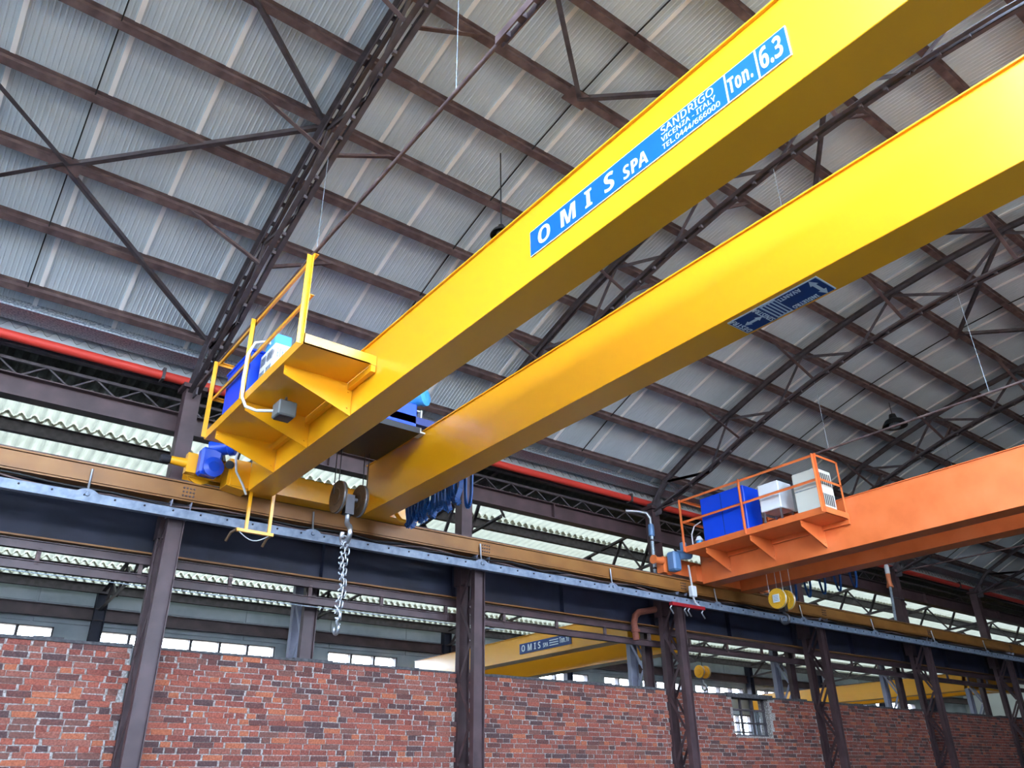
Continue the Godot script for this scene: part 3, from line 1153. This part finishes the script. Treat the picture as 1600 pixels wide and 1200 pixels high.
func build_yellow_crane() -> void:
	var y: Material = M.yellow
	var t := thing("yellow_bridge_crane", "yellow double-girder overhead crane with a railed service platform, blue lettered sign", "crane")
	girder(3.14, 3.48, 5.02, 5.70, -9.66, 5.0, y, t)
	girder(4.80, 5.15, 5.02, 5.74, -9.66, 5.0, y, t)
	# end carriage on the rail
	var st := new_st()
	bx(st, Vector3(2.42, 5.16, -9.94), Vector3(5.9, 5.46, -9.93))
	bx(st, Vector3(2.42, 5.16, -10.1), Vector3(5.9, 5.46, -10.09))
	bx(st, Vector3(2.6, 5.44, -10.1), Vector3(5.7, 5.46, -9.93))
	bx(st, Vector3(2.9, 5.06, -9.93), Vector3(5.6, 5.34, -9.66))
	part("end_carriage", st, y, t)
	st = new_st()
	hexa(st, [Vector3(2.86, 5.06, -9.68), Vector3(3.14, 5.02, -9.68), Vector3(3.14, 5.02, -9.93), Vector3(2.86, 5.06, -9.93),
		Vector3(2.86, 5.42, -9.68), Vector3(3.14, 5.42, -9.68), Vector3(3.14, 5.42, -9.93), Vector3(2.86, 5.42, -9.93)])
	part("connection_box", st, y, t)
	st = new_st()
	lathe(st, [Vector2(0, 0), Vector2(0.055, 0), Vector2(0.055, 0.004), Vector2(0, 0.004)], Vector3(2.86, 5.32, -9.66), Vector3(-0.3, 0, 1), 16)
	part("carriage_hole", st, M.black, t)
	for x in [2.6, 5.55]:
		st = new_st()
		lathe(st, [Vector2(0, -0.05), Vector2(0.15, -0.05), Vector2(0.16, -0.04), Vector2(0.16, -0.03), Vector2(0.135, -0.025), Vector2(0.135, 0.025), Vector2(0.16, 0.03), Vector2(0.16, 0.05), Vector2(0, 0.05)], Vector3(x, 5.255, -10.02), Vector3(0, 0, 1), 32)
		part("wheel", st, y, t)
	# buffer and drive motor
	st = new_st()
	bx(st, Vector3(2.38, 5.18, -9.95), Vector3(2.5, 5.44, -9.83))
	lathe(st, [Vector2(0, 0), Vector2(0.06, 0), Vector2(0.05, 0.22), Vector2(0, 0.22)], Vector3(2.4, 5.31, -9.89), Vector3(-1, 0, 0), 16)
	part("buffer", st, y, t)
	st = new_st()
	lathe(st, [Vector2(0, 0), Vector2(0.05, 0), Vector2(0.055, 0.03), Vector2(0.055, 0.1), Vector2(0.04, 0.12), Vector2(0, 0.12)], Vector3(2.19, 5.31, -9.89), Vector3(-1, 0, 0), 16)
	part("buffer_rubber", st, M.rubber, t)
	st = new_st()
	cham(st, Vector3(2.5, 5.14, -9.84), Vector3(2.76, 5.5, -9.66), 0.03)
	lathe(st, [Vector2(0, 0), Vector2(0.13, 0), Vector2(0.13, 0.05), Vector2(0.07, 0.07), Vector2(0, 0.07)], Vector3(2.66, 5.24, -9.68), Vector3(0, 0, 1), 24)
	part("gearbox", st, M.motorblue, t)
	st = new_st()
	lathe(st, [Vector2(0, 0), Vector2(0.1, 0), Vector2(0.1, 0.22), Vector2(0.12, 0.23), Vector2(0.12, 0.3), Vector2(0.1, 0.31), Vector2(0.05, 0.31), Vector2(0.045, 0.28), Vector2(0, 0.28)], Vector3(2.62, 5.52, -9.78), Vector3(0.55, 0.1, 0.35), 24)
	part("drive_motor", st, M.motorblue, t)
	st = new_st()
	tube(st, [Vector3(2.93, 5.52, -9.62), Vector3(2.9, 5.4, -9.58), Vector3(2.93, 5.22, -9.58), Vector3(3.06, 5.08, -9.64), Vector3(3.13, 4.98, -9.68)], 0.016, 8)
	part("motor_conduit", st, M.conduit, t)
	collector(t, 3.2, 3.5, y)
	platform(t, 2.36, 3.135, 5.37, -9.15, -6.29, 6.42, 5.93, [-6.8, -7.85, -8.8], [-6.35, -7.86, -9.12], y)
	# cabinets on the platform
	var cb := thing("blue_control_cabinet", "blue control cabinet standing on the yellow crane platform", "cabinet")
	st = new_st()
	cham(st, Vector3(2.42, 5.385, -8.82), Vector3(2.8, 6.1, -8.02), 0.012)
	var cbody := part("body", st, M.blue, cb)
	st = new_st()
	cham(st, Vector3(2.405, 6.1, -8.84), Vector3(2.82, 6.13, -8.0), 0.008)
	part("lid", st, M.blue, cb)
	st = new_st()
	bx(st, Vector3(2.412, 5.75, -8.1), Vector3(2.42, 5.85, -8.07))
	part("handle", st, M.black, cbody)
	var wb := thing("white_resistor_box", "white louvred box beside the blue cabinet on the yellow platform", "box")
	st = new_st()
	cham(st, Vector3(2.5, 5.4, -7.92), Vector3(2.8, 6.0, -7.5), 0.012)
	var wbody := part("body", st, M.white, wb)
	for j in 3:
		for k in 2:
			st = new_st()
			for q in 4:
				bx(st, Vector3(2.53 + k * 0.135 + q * 0.028, 5.47 + j * 0.18, -7.499), Vector3(2.545 + k * 0.135 + q * 0.028, 5.58 + j * 0.18, -7.494))
			part("louvre", st, M.galv, wbody)
			st = new_st()
			for q in 4:
				bx(st, Vector3(2.494, 5.47 + j * 0.18, -7.88 + k * 0.19 + q * 0.036), Vector3(2.5, 5.58 + j * 0.18, -7.862 + k * 0.19 + q * 0.036))
			part("louvre", st, M.galv, wbody)
	st = new_st()
	cham(st, Vector3(2.52, 6.0, -7.86), Vector3(2.72, 6.18, -7.6), 0.01)
	part("top_box", st, M.lightblue, wb)
	# conduit looping over the rail to the lamp
	var lp := thing("platform_floodlight", "small grey floodlight with white flexible conduit under the yellow platform", "floodlight")
	st = new_st()
	cham(st, Vector3(2.6, 5.13, -7.6), Vector3(2.8, 5.3, -7.4), 0.012)
	part("housing", st, mat(c8(112, 116, 114), 0.5), lp)
	st = new_st()
	bx(st, Vector3(2.62, 5.12, -7.58), Vector3(2.78, 5.13, -7.42))
	part("lens", st, M.darksteel, lp)
	st = new_st()
	bx(st, Vector3(2.69, 5.3, -7.52), Vector3(2.71, 5.37, -7.48))
	part("bracket", st, M.steel, lp)
	st = new_st()
	tube(st, [Vector3(2.6, 6.0, -7.7), Vector3(2.5, 6.12, -7.74), Vector3(2.38, 6.1, -7.82), Vector3(2.33, 5.95, -7.86), Vector3(2.32, 5.6, -7.86), Vector3(2.33, 5.4, -7.82), Vector3(2.36, 5.27, -7.75), Vector3(2.45, 5.21, -7.66), Vector3(2.6, 5.21, -7.56)], 0.017, 10)
	part("conduit", st, M.conduit, lp)
	# trolley between the girders
	var tr := thing("blue_hoist_trolley", "blue hoist trolley riding between the two yellow girders", "hoist")
	st = new_st()
	cham(st, Vector3(3.62, 5.7, -9.1), Vector3(4.62, 6.03, -8.0), 0.015)
	part("housing", st, M.blue, tr)
	st = new_st()
	bx(st, Vector3(3.6, 5.62, -9.12), Vector3(4.66, 5.7, -7.98))
	part("base_frame", st, M.black, tr)
	for z in [-9.2, -8.1]:
		st = new_st()
		bx(st, Vector3(3.2, 5.75, z), Vector3(5.1, 5.85, z + 0.1))
		part("cross_beam", st, M.darkblue, tr)
		for x in [3.31, 4.975]:
			st = new_st()
			lathe(st, [Vector2(0, -0.03), Vector2(0.07, -0.03), Vector2(0.07, 0.03), Vector2(0, 0.03)], Vector3(x, 5.81, z + 0.05), Vector3.RIGHT, 20)
			part("wheel", st, M.darksteel, tr)
	st = new_st()
	lathe(st, [Vector2(0, 0), Vector2(0.1, 0), Vector2(0.1, 0.2), Vector2(0.12, 0.21), Vector2(0.12, 0.26), Vector2(0.05, 0.28), Vector2(0, 0.28)], Vector3(4.6, 6.15, -8.2), Vector3(0.5, 0, 1), 20)
	part("travel_motor", st, M.lightblue, tr)
	st = new_st()
	bx(st, Vector3(4.72, 5.7, -8.26), Vector3(4.74, 6.0, -8.08))
	bx(st, Vector3(4.72, 5.68, -8.26), Vector3(4.8, 5.7, -8.08))
	bx(st, Vector3(4.3, 5.98, -8.2), Vector3(4.74, 6.0, -8.1))
	part("guide_bracket", st, M.cabinet, tr)
	for x in [4.0, 4.06, 4.4, 4.46]:
		st = new_st()
		tube(st, [Vector3(x, 5.65, -8.95), Vector3(x, 4.96, -8.95)], 0.007, 6)
		part("rope", st, M.wire, tr)
	# hook block and chain
	var hb := thing("hook_block", "brown twin-sheave hook block hanging between the yellow girders", "hook block")
	sheave_pair(hb, Vector3(4.22, 4.93, -8.95), 0.15, 0.21, M.sheave)
	st = new_st()
	bx(st, Vector3(4.16, 4.72, -9.0), Vector3(4.28, 4.98, -8.9))
	part("crosshead", st, M.darksteel, hb)
	st = new_st()
	hook_shape(st, Vector3(4.22, 4.47, -8.95), 0.115, 0.034)
	part("hook", st, M.steel, hb)
	var ch := thing("lifting_chain", "silver steel lifting chain hanging from the hook block, ending in a hook", "chain")
	var link := new_st()
	var lpnts := []
	for i in 17:
		var a := TAU * i / 16.0
		lpnts.append(Vector3(cos(a) * 0.026, sin(a) * 0.026 + (0.02 if sin(a) >= 0 else -0.02), 0))
	tube(link, lpnts, 0.0105, 6, false)
	var lm := link.commit()
	for strand in 2:
		for i in 16:
			var o := mesh_part("chain_link", lm, M.steel, ch)
			var u := i / 15.0
			o.position = Vector3(4.2 + (0.05 if strand == 0 else -0.03) * (1.0 - u * 0.5) + 0.01 * sin(i * 0.8 + strand), 4.38 - i * 0.066, -8.93 + 0.03 * strand - 0.015 * sin(i * 0.6))
			o.rotation = Vector3(0.15 * sin(i * 1.3), (PI / 2 if i % 2 == 0 else 0.0) + 0.5 + strand * 0.6, 0.12 * sin(i * 2.1 + strand))
	st = new_st()
	hook_shape(st, Vector3(4.19, 3.3, -8.93), 0.06, 0.02)
	part("chain_hook", st, M.steel, ch)
	st = new_st()
	tube(st, [Vector3(4.21, 4.4, -8.95), Vector3(4.26, 4.34, -8.93), Vector3(4.21, 4.27, -8.92), Vector3(4.16, 4.34, -8.94), Vector3(4.21, 4.4, -8.95)], 0.016, 8, false)
	part("master_ring", st, M.steel, ch)
	# festoon cables beyond the second girder
	var fe := thing("festoon_cables", "blue flat festoon cables bunched under the second yellow girder", "cable")
	st = new_st()
	bx(st, Vector3(5.3, 5.3, -9.6), Vector3(5.36, 5.36, 4.8))
	part("track", st, M.galv, fe)
	for i in 12:
		st = new_st()
		var z := -9.35 + i * 0.115
		var drop := 0.42 + 0.05 * sin(i * 2.3)
		var p := []
		for k in 13:
			var u := k / 12.0
			p.append(Vector3(5.33 + 0.03 * sin(u * 9.0 + i), 5.28 - drop * pow(sin(PI * u), 0.45), z + 0.1 * (u - 0.5)))
		for k in 12:
			bar(st, p[k], p[k + 1], 0.07, 0.01, Vector3(0, 0, 1))
		part("cable_loop", st, M.cable, fe)
	st = new_st()
	var lpp := []
	for k in 17:
		var a := PI * k / 16.0
		lpp.append(Vector3(5.4, 5.2 - 0.42 * pow(sin(a), 0.5), -7.95 - 0.07 * cos(a)))
	for k in 16:
		bar(st, lpp[k], lpp[k + 1], 0.05, 0.02, Vector3.RIGHT)
	part("end_loop", st, M.cable, fe)
	st = new_st()
	tube(st, [Vector3(5.25, 5.08, -9.55), Vector3(5.3, 4.98, -9.5), Vector3(5.36, 4.95, -9.42), Vector3(5.4, 5.02, -9.36)], 0.03, 8)
	part("cable_clamp", st, y, fe)
	# lettered sign on the first girder
	var sg := thing("company_sign", "long blue sign with white lettering and 6.3 tonnes on the yellow girder", "sign")
	st = new_st()
	bx(st, Vector3(3.129, 5.222, -3.8), Vector3(3.137, 5.458, -1.455))
	var sgb := part("border", st, M.signwhite, sg)
	for r in [[-3.795, -1.9], [-1.885, -1.675], [-1.66, -1.462]]:
		st = new_st()
		bx(st, Vector3(3.126, 5.229, r[0]), Vector3(3.13, 5.451, r[1]))
		part("blue_field", st, M.signblue, sgb)
	var rt := Vector3(0, 0, 1)
	var sx := 3.124
	var zz := [-3.71, -3.45, -3.17, -2.97]
	var let := ["O", "M", "I", "S"]
	for i in 4:
		text_part(let[i], 0.15, Vector3(sx, 5.335, zz[i]), rt, Vector3.UP, M.signwhite, sgb, 1.05)
	text_part("SPA", 0.11, Vector3(sx, 5.305, -2.78), rt, Vector3.UP, M.signwhite, sgb, 0.85)
	text_part("SANDRIGO", 0.062, Vector3(sx, 5.405, -2.42), rt, Vector3.UP, M.signwhite, sgb, 1.05, false)
	text_part("VICENZA - ITALY", 0.042, Vector3(sx, 5.335, -2.42), rt, Vector3.UP, M.signwhite, sgb, 1.05, false)
	text_part("TEL.0444/666000", 0.042, Vector3(sx, 5.27, -2.42), rt, Vector3.UP, M.signwhite, sgb, 1.05, false)
	text_part("Ton.", 0.12, Vector3(sx, 5.33, -1.878), rt, Vector3.UP, M.signwhite, sgb, 0.52)
	text_part("6.3", 0.16, Vector3(sx, 5.34, -1.65), rt, Vector3.UP, M.signwhite, sgb, 0.52)
	# direction sign under the second girder
	var ds := thing("direction_sign", "dark blue sign with white arrows under the second yellow girder", "sign")
	st = new_st()
	bx(st, Vector3(4.845, 5.012, -3.33), Vector3(5.115, 5.02, -2.49))
	var dsb := part("border", st, M.signwhite, ds)
	for r in [[-3.32, -3.02], [-2.87, -2.5]]:
		st = new_st()
		bx(st, Vector3(4.853, 5.008, r[0]), Vector3(5.107, 5.013, r[1]))
		part("blue_field", st, M.signdark, dsb)
	var yb := 5.007
	text_part("DESTRA", 0.05, Vector3(5.1, yb, -3.285), Vector3(-1, 0, 0), Vector3(0, 0, -1), M.signwhite, dsb, 1.1)
	text_part("SINISTRA", 0.05, Vector3(5.1, yb, -3.06), Vector3(-1, 0, 0), Vector3(0, 0, -1), M.signwhite, dsb, 0.85)
	text_part("AVANTI", 0.05, Vector3(4.89, yb, -2.66), Vector3(0, 0, -1), Vector3(1, 0, 0), M.signwhite, dsb, 0.8)
	text_part("INDIETRO", 0.05, Vector3(5.07, yb, -2.62), Vector3(0, 0, -1), Vector3(1, 0, 0), M.signwhite, dsb, 0.7)
	for q in 4:
		st = new_st()
		bx(st, Vector3(4.87, 5.009, -3.0 + q * 0.033), Vector3(5.09, 5.0115, -2.985 + q * 0.033))
		part("print_line", st, M.signdark, dsb)
	for ar in [[Vector3(4.98, yb, -3.17), Vector3(1, 0, 0), 0.1], [Vector3(4.98, yb, -2.56), Vector3(1, 0, 0), 0.15]]:
		st = new_st()
		var o: Vector3 = ar[0]
		var L: float = ar[2]
		var d := Vector3(0, 0, 1) if L < 0.12 else Vector3(1, 0, 0)
		var s := Vector3(1, 0, 0) if L < 0.12 else Vector3(0, 0, 1)
		bar(st, o - d * L * 0.5, o + d * L * 0.5, 0.03, 0.002)
		for sg2 in [-1.0, 1.0]:
			var tip: Vector3 = o + d * sg2 * L * 0.85
			var ba: Vector3 = o + d * sg2 * L * 0.35
			hexa(st, [ba - s * 0.035, ba + s * 0.035, tip + s * 0.002, tip - s * 0.002, ba - s * 0.035 + Vector3(0, 0.002, 0), ba + s * 0.035 + Vector3(0, 0.002, 0), tip + s * 0.002 + Vector3(0, 0.002, 0), tip - s * 0.002 + Vector3(0, 0.002, 0)])
		part("arrow", st, M.signwhite, dsb)

func build_orange_crane() -> void:
	var m: Material = M.orange
	var t := thing("orange_bridge_crane", "orange double-girder overhead crane with railed platform at the right", "crane")
	girder(12.06, 12.42, 5.0, 5.83, -9.75, 5.0, m, t)
	girder(13.2, 13.56, 5.0, 5.83, -9.75, 5.0, m, t)
	var st := new_st()
	bx(st, Vector3(11.2, 5.15, -10.1), Vector3(14.4, 5.45, -9.93))
	bx(st, Vector3(11.9, 5.04, -9.93), Vector3(13.7, 5.34, -9.75))
	part("end_carriage", st, m, t)
	for x in [11.4, 14.2]:
		st = new_st()
		lathe(st, [Vector2(0, -0.04), Vector2(0.14, -0.04), Vector2(0.14, 0.04), Vector2(0, 0.04)], Vector3(x, 5.26, -10.02), Vector3(0, 0, 1), 24)
		part("wheel", st, m, t)
	st = new_st()
	lathe(st, [Vector2(0, 0), Vector2(0.07, 0), Vector2(0.06, 0.2), Vector2(0.085, 0.22), Vector2(0.085, 0.25), Vector2(0, 0.25)], Vector3(11.2, 5.36, -9.95), Vector3(-1, 0, 0), 16)
	part("buffer", st, m, t)
	st = new_st()
	cham(st, Vector3(11.26, 5.16, -9.9), Vector3(11.46, 5.52, -9.7), 0.03)
	lathe(st, [Vector2(0, 0), Vector2(0.09, 0), Vector2(0.09, 0.24), Vector2(0.07, 0.27), Vector2(0, 0.27)], Vector3(11.42, 5.46, -9.74), Vector3(0.9, 0.1, 0.4), 18)
	cham(st, Vector3(11.46, 5.52, -9.72), Vector3(11.56, 5.7, -9.62), 0.015)
	part("drive_motor", st, M.greyblue, t)
	platform(t, 11.37, 12.06, 5.45, -9.52, -6.56, 6.47, 6.05, [-7.05, -8.07, -9.05], [-6.6, -8.1, -9.5], m)
	st = new_st()
	for z in [-6.58]:
		bx(st, Vector3(11.37, 6.43, z), Vector3(12.06, 6.47, z + 0.006))
		bx(st, Vector3(11.37, 6.01, z), Vector3(12.06, 6.05, z + 0.006))
		bx(st, Vector3(12.0, 5.45, z), Vector3(12.05, 6.47, z + 0.006))
	part("end_rail", st, m, t)
	# red collector with its white junction box
	st = new_st()
	bx(st, Vector3(11.1, 4.5, -9.8), Vector3(12.0, 4.56, -9.72))
	part("collector_bar", st, M.darkred, t)
	for x in [11.12, 11.5, 11.6, 11.98]:
		st = new_st()
		tube(st, [Vector3(x, 4.5, -9.76), Vector3(x - 0.05, 4.45, -9.76), Vector3(x + 0.05, 4.36, -9.78)], 0.014, 6)
		part("collector_shoe", st, M.steel, t)
	st = new_st()
	cham(st, Vector3(11.67, 4.72, -9.8), Vector3(11.8, 4.92, -9.7), 0.012)
	part("junction_box", st, M.white, t)
	st = new_st()
	tube(st, [Vector3(11.66, 5.3, -9.72), Vector3(11.68, 5.08, -9.72), Vector3(11.73, 4.92, -9.75)], 0.018, 8)
	tube(st, [Vector3(11.73, 4.72, -9.75), Vector3(11.75, 4.62, -9.74), Vector3(11.9, 4.54, -9.74)], 0.02, 8)
	part("cable", st, M.conduit, t)
	# cabinets
	var a := thing("large_blue_cabinet", "large blue cabinet on the orange crane platform", "cabinet")
	st = new_st()
	cham(st, Vector3(11.5, 5.57, -9.14), Vector3(11.95, 6.41, -8.14), 0.012)
	var abody := part("body", st, M.blue, a)
	st = new_st()
	bx(st, Vector3(11.494, 5.6, -8.66), Vector3(11.5, 6.38, -8.65))
	part("door_seam", st, M.darkblue, abody)
	var b := thing("white_cabinet", "white cabinet on short legs in the middle of the orange platform", "cabinet")
	st = new_st()
	cham(st, Vector3(11.5, 5.8, -7.84), Vector3(11.9, 6.29, -7.42), 0.015)
	part("body", st, M.white, b)
	for q in [[11.53, -7.8], [11.53, -7.46], [11.87, -7.8], [11.87, -7.46]]:
		st = new_st()
		bx(st, Vector3(q[0] - 0.015, 5.46, q[1] - 0.015), Vector3(q[0] + 0.015, 5.8, q[1] + 0.015))
		part("leg", st, M.steel, b)
	var c := thing("cream_cabinet", "cream louvred cabinet at the right end of the orange platform", "cabinet")
	st = new_st()
	cham(st, Vector3(11.5, 5.57, -7.14), Vector3(11.92, 6.28, -6.66), 0.015)
	var ccbody := part("body", st, M.cabinet, c)
	st = new_st()
	bx(st, Vector3(11.494, 5.95, -7.13), Vector3(11.5, 5.965, -6.67))
	part("door_seam", st, M.galv, ccbody)
	for j in 2:
		for k in 6:
			st = new_st()
			bx(st, Vector3(11.56 + k * 0.055, 5.65 + j * 0.36, -6.66), Vector3(11.585 + k * 0.055, 5.85 + j * 0.36, -6.654))
			part("louvre", st, M.darksteel, ccbody)
	var cy := thing("blue_cylinder", "small light blue cylinder with a white cap at the orange platform's left end", "cylinder")
	st = new_st()
	lathe(st, [Vector2(0, 0), Vector2(0.06, 0), Vector2(0.06, 0.18), Vector2(0, 0.18)], Vector3(11.55, 5.47, -9.3), Vector3.UP, 16)
	part("body", st, M.lightblue, cy)
	st = new_st()
	lathe(st, [Vector2(0, 0), Vector2(0.085, 0), Vector2(0.03, 0.09), Vector2(0, 0.09)], Vector3(11.55, 5.65, -9.3), Vector3.UP, 16)
	part("cap", st, M.white, cy)
	st = new_st()
	tube(st, [Vector3(11.5, 5.47, -9.42), Vector3(11.5, 5.8, -9.42), Vector3(11.53, 5.95, -9.36), Vector3(11.6, 6.02, -9.25)], 0.012, 8)
	part("hose", st, M.conduit, cy)
	# hook block
	var h := thing("yellow_hook_block", "yellow round hook block with a white label under the orange crane", "hook block")
	sheave_pair(h, Vector3(12.82, 4.6, -8.6), 0.13, 0.18, nmat([c8(196, 138, 20), c8(230, 176, 40), c8(240, 196, 70)], 0.05, 41, 0.5, 4.0))
	st = new_st()
	bx(st, Vector3(12.64, 4.53, -8.67), Vector3(12.648, 4.67, -8.53))
	part("label_plate", st, M.signwhite, h)
	for q in 4:
		st = new_st()
		bx(st, Vector3(12.637, 4.555 + q * 0.028, -8.65), Vector3(12.641, 4.563 + q * 0.028, -8.55))
		part("print_line", st, M.galv, h)
	st = new_st()
	bx(st, Vector3(12.77, 4.38, -8.66), Vector3(12.87, 4.66, -8.54))
	part("crosshead", st, M.black, h)
	st = new_st()
	hook_shape(st, Vector3(12.82, 4.25, -8.6), 0.085, 0.026)
	part("hook", st, M.darksteel, h)
	for z in [-8.76, -8.46]:
		for x in [12.69, 12.95]:
			st = new_st()
			tube(st, [Vector3(x, 4.62, z), Vector3(x, 5.62, z)], 0.006, 6)
			part("rope", st, M.conduit, h)
	var ot := thing("orange_crane_trolley", "hoist trolley with drum on top of the orange crane girders", "hoist")
	st = new_st()
	for z in [-9.0, -8.3]:
		bx(st, Vector3(12.2, 5.87, z), Vector3(13.42, 5.95, z + 0.1))
	bx(st, Vector3(12.5, 5.87, -9.0), Vector3(13.15, 5.9, -8.2))
	part("frame", st, m, ot)
	st = new_st()
	lathe(st, [Vector2(0, -0.4), Vector2(0.2, -0.4), Vector2(0.2, 0.4), Vector2(0, 0.4)], Vector3(12.82, 5.7, -8.6), Vector3(0, 0, 1), 24)
	part("drum", st, M.darksteel, ot)
	var f := thing("orange_crane_festoon", "dark blue cable loops hanging behind the orange crane", "cable")
	for i in 5:
		st = new_st()
		var p := []
		for k in 11:
			var u := k / 10.0
			p.append(Vector3(13.75, 5.25 - 0.5 * pow(sin(PI * u), 0.5), -9.0 + i * 0.32 + 0.14 * u))
		for k in 10:
			bar(st, p[k], p[k + 1], 0.06, 0.012, Vector3(0, 0, 1))
		part("cable_loop", st, M.cable, f)

func build_far_cranes() -> void:
	var t := thing("distant_lettered_crane", "distant yellow crane girder with a small blue sign above the brick wall", "crane")
	girder(11.5, 11.85, 4.17, 4.67, -19.4, -11.3, M.yellow, t)
	girder(12.7, 13.05, 4.0, 4.5, -19.4, -11.3, M.yellow, t)
	var s := thing("distant_company_sign", "small blue and white lettered sign on the distant yellow girder", "sign")
	var st := new_st()
	bx(st, Vector3(11.485, 4.28, -14.75), Vector3(11.495, 4.5, -12.96))
	var sfd := part("field", st, M.signdark, s)
	var rt := Vector3(0, 0, 1)
	var let := ["O", "M", "I", "S"]
	for i in 4:
		text_part(let[i], 0.14, Vector3(11.48, 4.39, [-14.68, -14.46, -14.22, -14.08][i]), rt, Vector3.UP, M.signwhite, sfd, 1.0)
	text_part("SPA", 0.09, Vector3(11.48, 4.37, -13.9), rt, Vector3.UP, M.signwhite, sfd, 0.8)
	for q in 3:
		st = new_st()
		bx(st, Vector3(11.478, 4.33 + q * 0.05, -13.68), Vector3(11.484, 4.35 + q * 0.05, -13.38))
		part("print_line", st, M.signwhite, sfd)
	text_part("Ton.10", 0.12, Vector3(11.48, 4.4, -13.34), rt, Vector3.UP, M.signwhite, sfd, 0.6)
	var u := thing("farther_yellow_crane", "farther yellow crane girder seen between the columns at the right", "crane")
	girder(26.0, 26.35, 4.0, 4.5, -19.4, -11.4, M.yellow, u)
	girder(27.4, 27.75, 4.0, 4.5, -19.4, -11.4, M.yellow, u)
	st = new_st()
	bx(st, Vector3(25.4, 4.0, -11.5), Vector3(28.4, 4.35, -11.3))
	part("end_carriage", st, M.yellow, u)
	var h := thing("distant_hook_block", "small yellow hook block hanging beyond the third column", "hook block")
	sheave_pair(h, Vector3(17.35, 4.25, -14.4), 0.12, 0.16, M.yellow)
	st = new_st()
	hook_shape(st, Vector3(17.35, 3.87, -14.4), 0.08, 0.026)
	part("hook", st, M.steel, h)
	st = new_st()
	tube(st, [Vector3(17.35, 4.25, -14.4), Vector3(17.35, 5.66, -14.4)], 0.01, 6)
	part("rope", st, M.wire, h)

func build_small_things() -> void:
	# pipes by the third column
	var p := thing("vertical_drain_pipe", "black and grey vertical pipe with a blue collar beside the orange platform", "pipe")
	var st := new_st()
	tube(st, [Vector3(11.36, 5.1, -10.3), Vector3(11.36, 5.95, -10.3)], 0.035, 10)
	part("pipe", st, M.galv, p)
	st = new_st()
	lathe(st, [Vector2(0, 0), Vector2(0.055, 0), Vector2(0.06, 0.02), Vector2(0.06, 0.2), Vector2(0.05, 0.24), Vector2(0, 0.24)], Vector3(11.36, 5.95, -10.3), Vector3.UP, 16)
	part("collar", st, M.greyblue, p)
	for yy in [5.3, 5.85]:
		st = new_st()
		bx(st, Vector3(11.32, yy, -10.34), Vector3(11.56, yy + 0.03, -10.26))
		bx(st, Vector3(11.52, yy, -10.4), Vector3(11.56, yy + 0.03, -10.3))
		part("clip", st, M.truss, p)
	st = new_st()
	tube(st, [Vector3(11.36, 6.18, -10.3), Vector3(11.36, 6.32, -10.3), Vector3(11.32, 6.42, -10.34), Vector3(11.2, 6.46, -10.45), Vector3(11.0, 6.48, -10.6)], 0.035, 10)
	part("elbow", st, M.steel, p)
	var q := thing("copper_pipe", "thin grey pipe with a copper coloured fitting beyond the orange girder", "pipe")
	st = new_st()
	tube(st, [Vector3(19.98, 5.1, -10.25), Vector3(20.1, 6.05, -10.25)], 0.035, 8)
	part("pipe", st, M.galv, q)
	st = new_st()
	lathe(st, [Vector2(0, 0), Vector2(0.09, 0), Vector2(0.06, 0.12), Vector2(0.06, 0.34), Vector2(0, 0.34)], Vector3(20.1, 6.05, -10.25), Vector3(0.1, 1, 0), 14)
	part("fitting", st, M.copper, q)
	st = new_st()
	bx(st, Vector3(20.0, 5.8, -10.3), Vector3(20.75, 5.83, -10.27))
	bx(st, Vector3(20.73, 5.8, -10.42), Vector3(20.76, 5.83, -10.27))
	part("clip", st, M.truss, q)
	st = new_st()
	lathe(st, [Vector2(0, 0), Vector2(0.06, 0), Vector2(0.06, 0.2), Vector2(0.04, 0.24), Vector2(0, 0.24)], Vector3(20.14, 6.4, -10.25), Vector3(0.05, 1, 0), 14)
	part("cap", st, M.white, q)
	var r := thing("rusty_elbow_pipe", "thick rusty elbow pipe under the dark girder by the third column", "pipe")
	st = new_st()
	tube(st, [Vector3(10.95, 3.98, -10.55), Vector3(10.93, 4.3, -10.55), Vector3(10.97, 4.42, -10.55), Vector3(11.08, 4.5, -10.55), Vector3(11.55, 4.6, -10.55)], 0.06, 12)
	part("pipe", st, M.rustpipe, r)
	st = new_st()
	lathe(st, [Vector2(0, 0), Vector2(0.085, 0), Vector2(0.085, 0.05), Vector2(0, 0.05)], Vector3(10.95, 4.12, -10.55), Vector3.UP, 14)
	part("flange", st, M.rustpipe, r)
	# hanging lamps
	for i in 2:
		var l := thing("high_bay_lamp", ["black dome lamp hanging from the roof above the orange crane", "dark dome lamp half hidden above the first yellow girder"][i], "lamp")
		var o: Vector3 = [Vector3(14.8, 7.9, -6.7), Vector3(4.42, 7.35, -5.9)][i]
		var sc: float = [1.0, 0.55][i]
		st = new_st()
		lathe(st, [Vector2(0.24, 0.0), Vector2(0.23, 0.03), Vector2(0.17, 0.12), Vector2(0.08, 0.17), Vector2(0.06, 0.26), Vector2(0, 0.27)], o, Vector3.UP, 28)
		var sh := part("shade", st, M.black, l)
		st = new_st()
		lathe(st, [Vector2(0, -0.01), Vector2(0.1, -0.01), Vector2(0.1, 0.05), Vector2(0, 0.05)], o, Vector3.UP, 20)
		var gl := part("lens", st, M.galv, l)
		st = new_st()
		var top := Vector3(o.x, YC + sqrt(15.7 * 15.7 - pow(o.z - ZC, 2)), o.z)
		tube(st, [o + Vector3(0, 0.26 * sc, 0), top], 0.008, 6)
		part("cord", st, M.black, l)
		if i == 1:
			for e in [sh, gl]:
				e.transform = Transform3D(Basis.from_scale(Vector3.ONE * sc), o * (1.0 - sc))
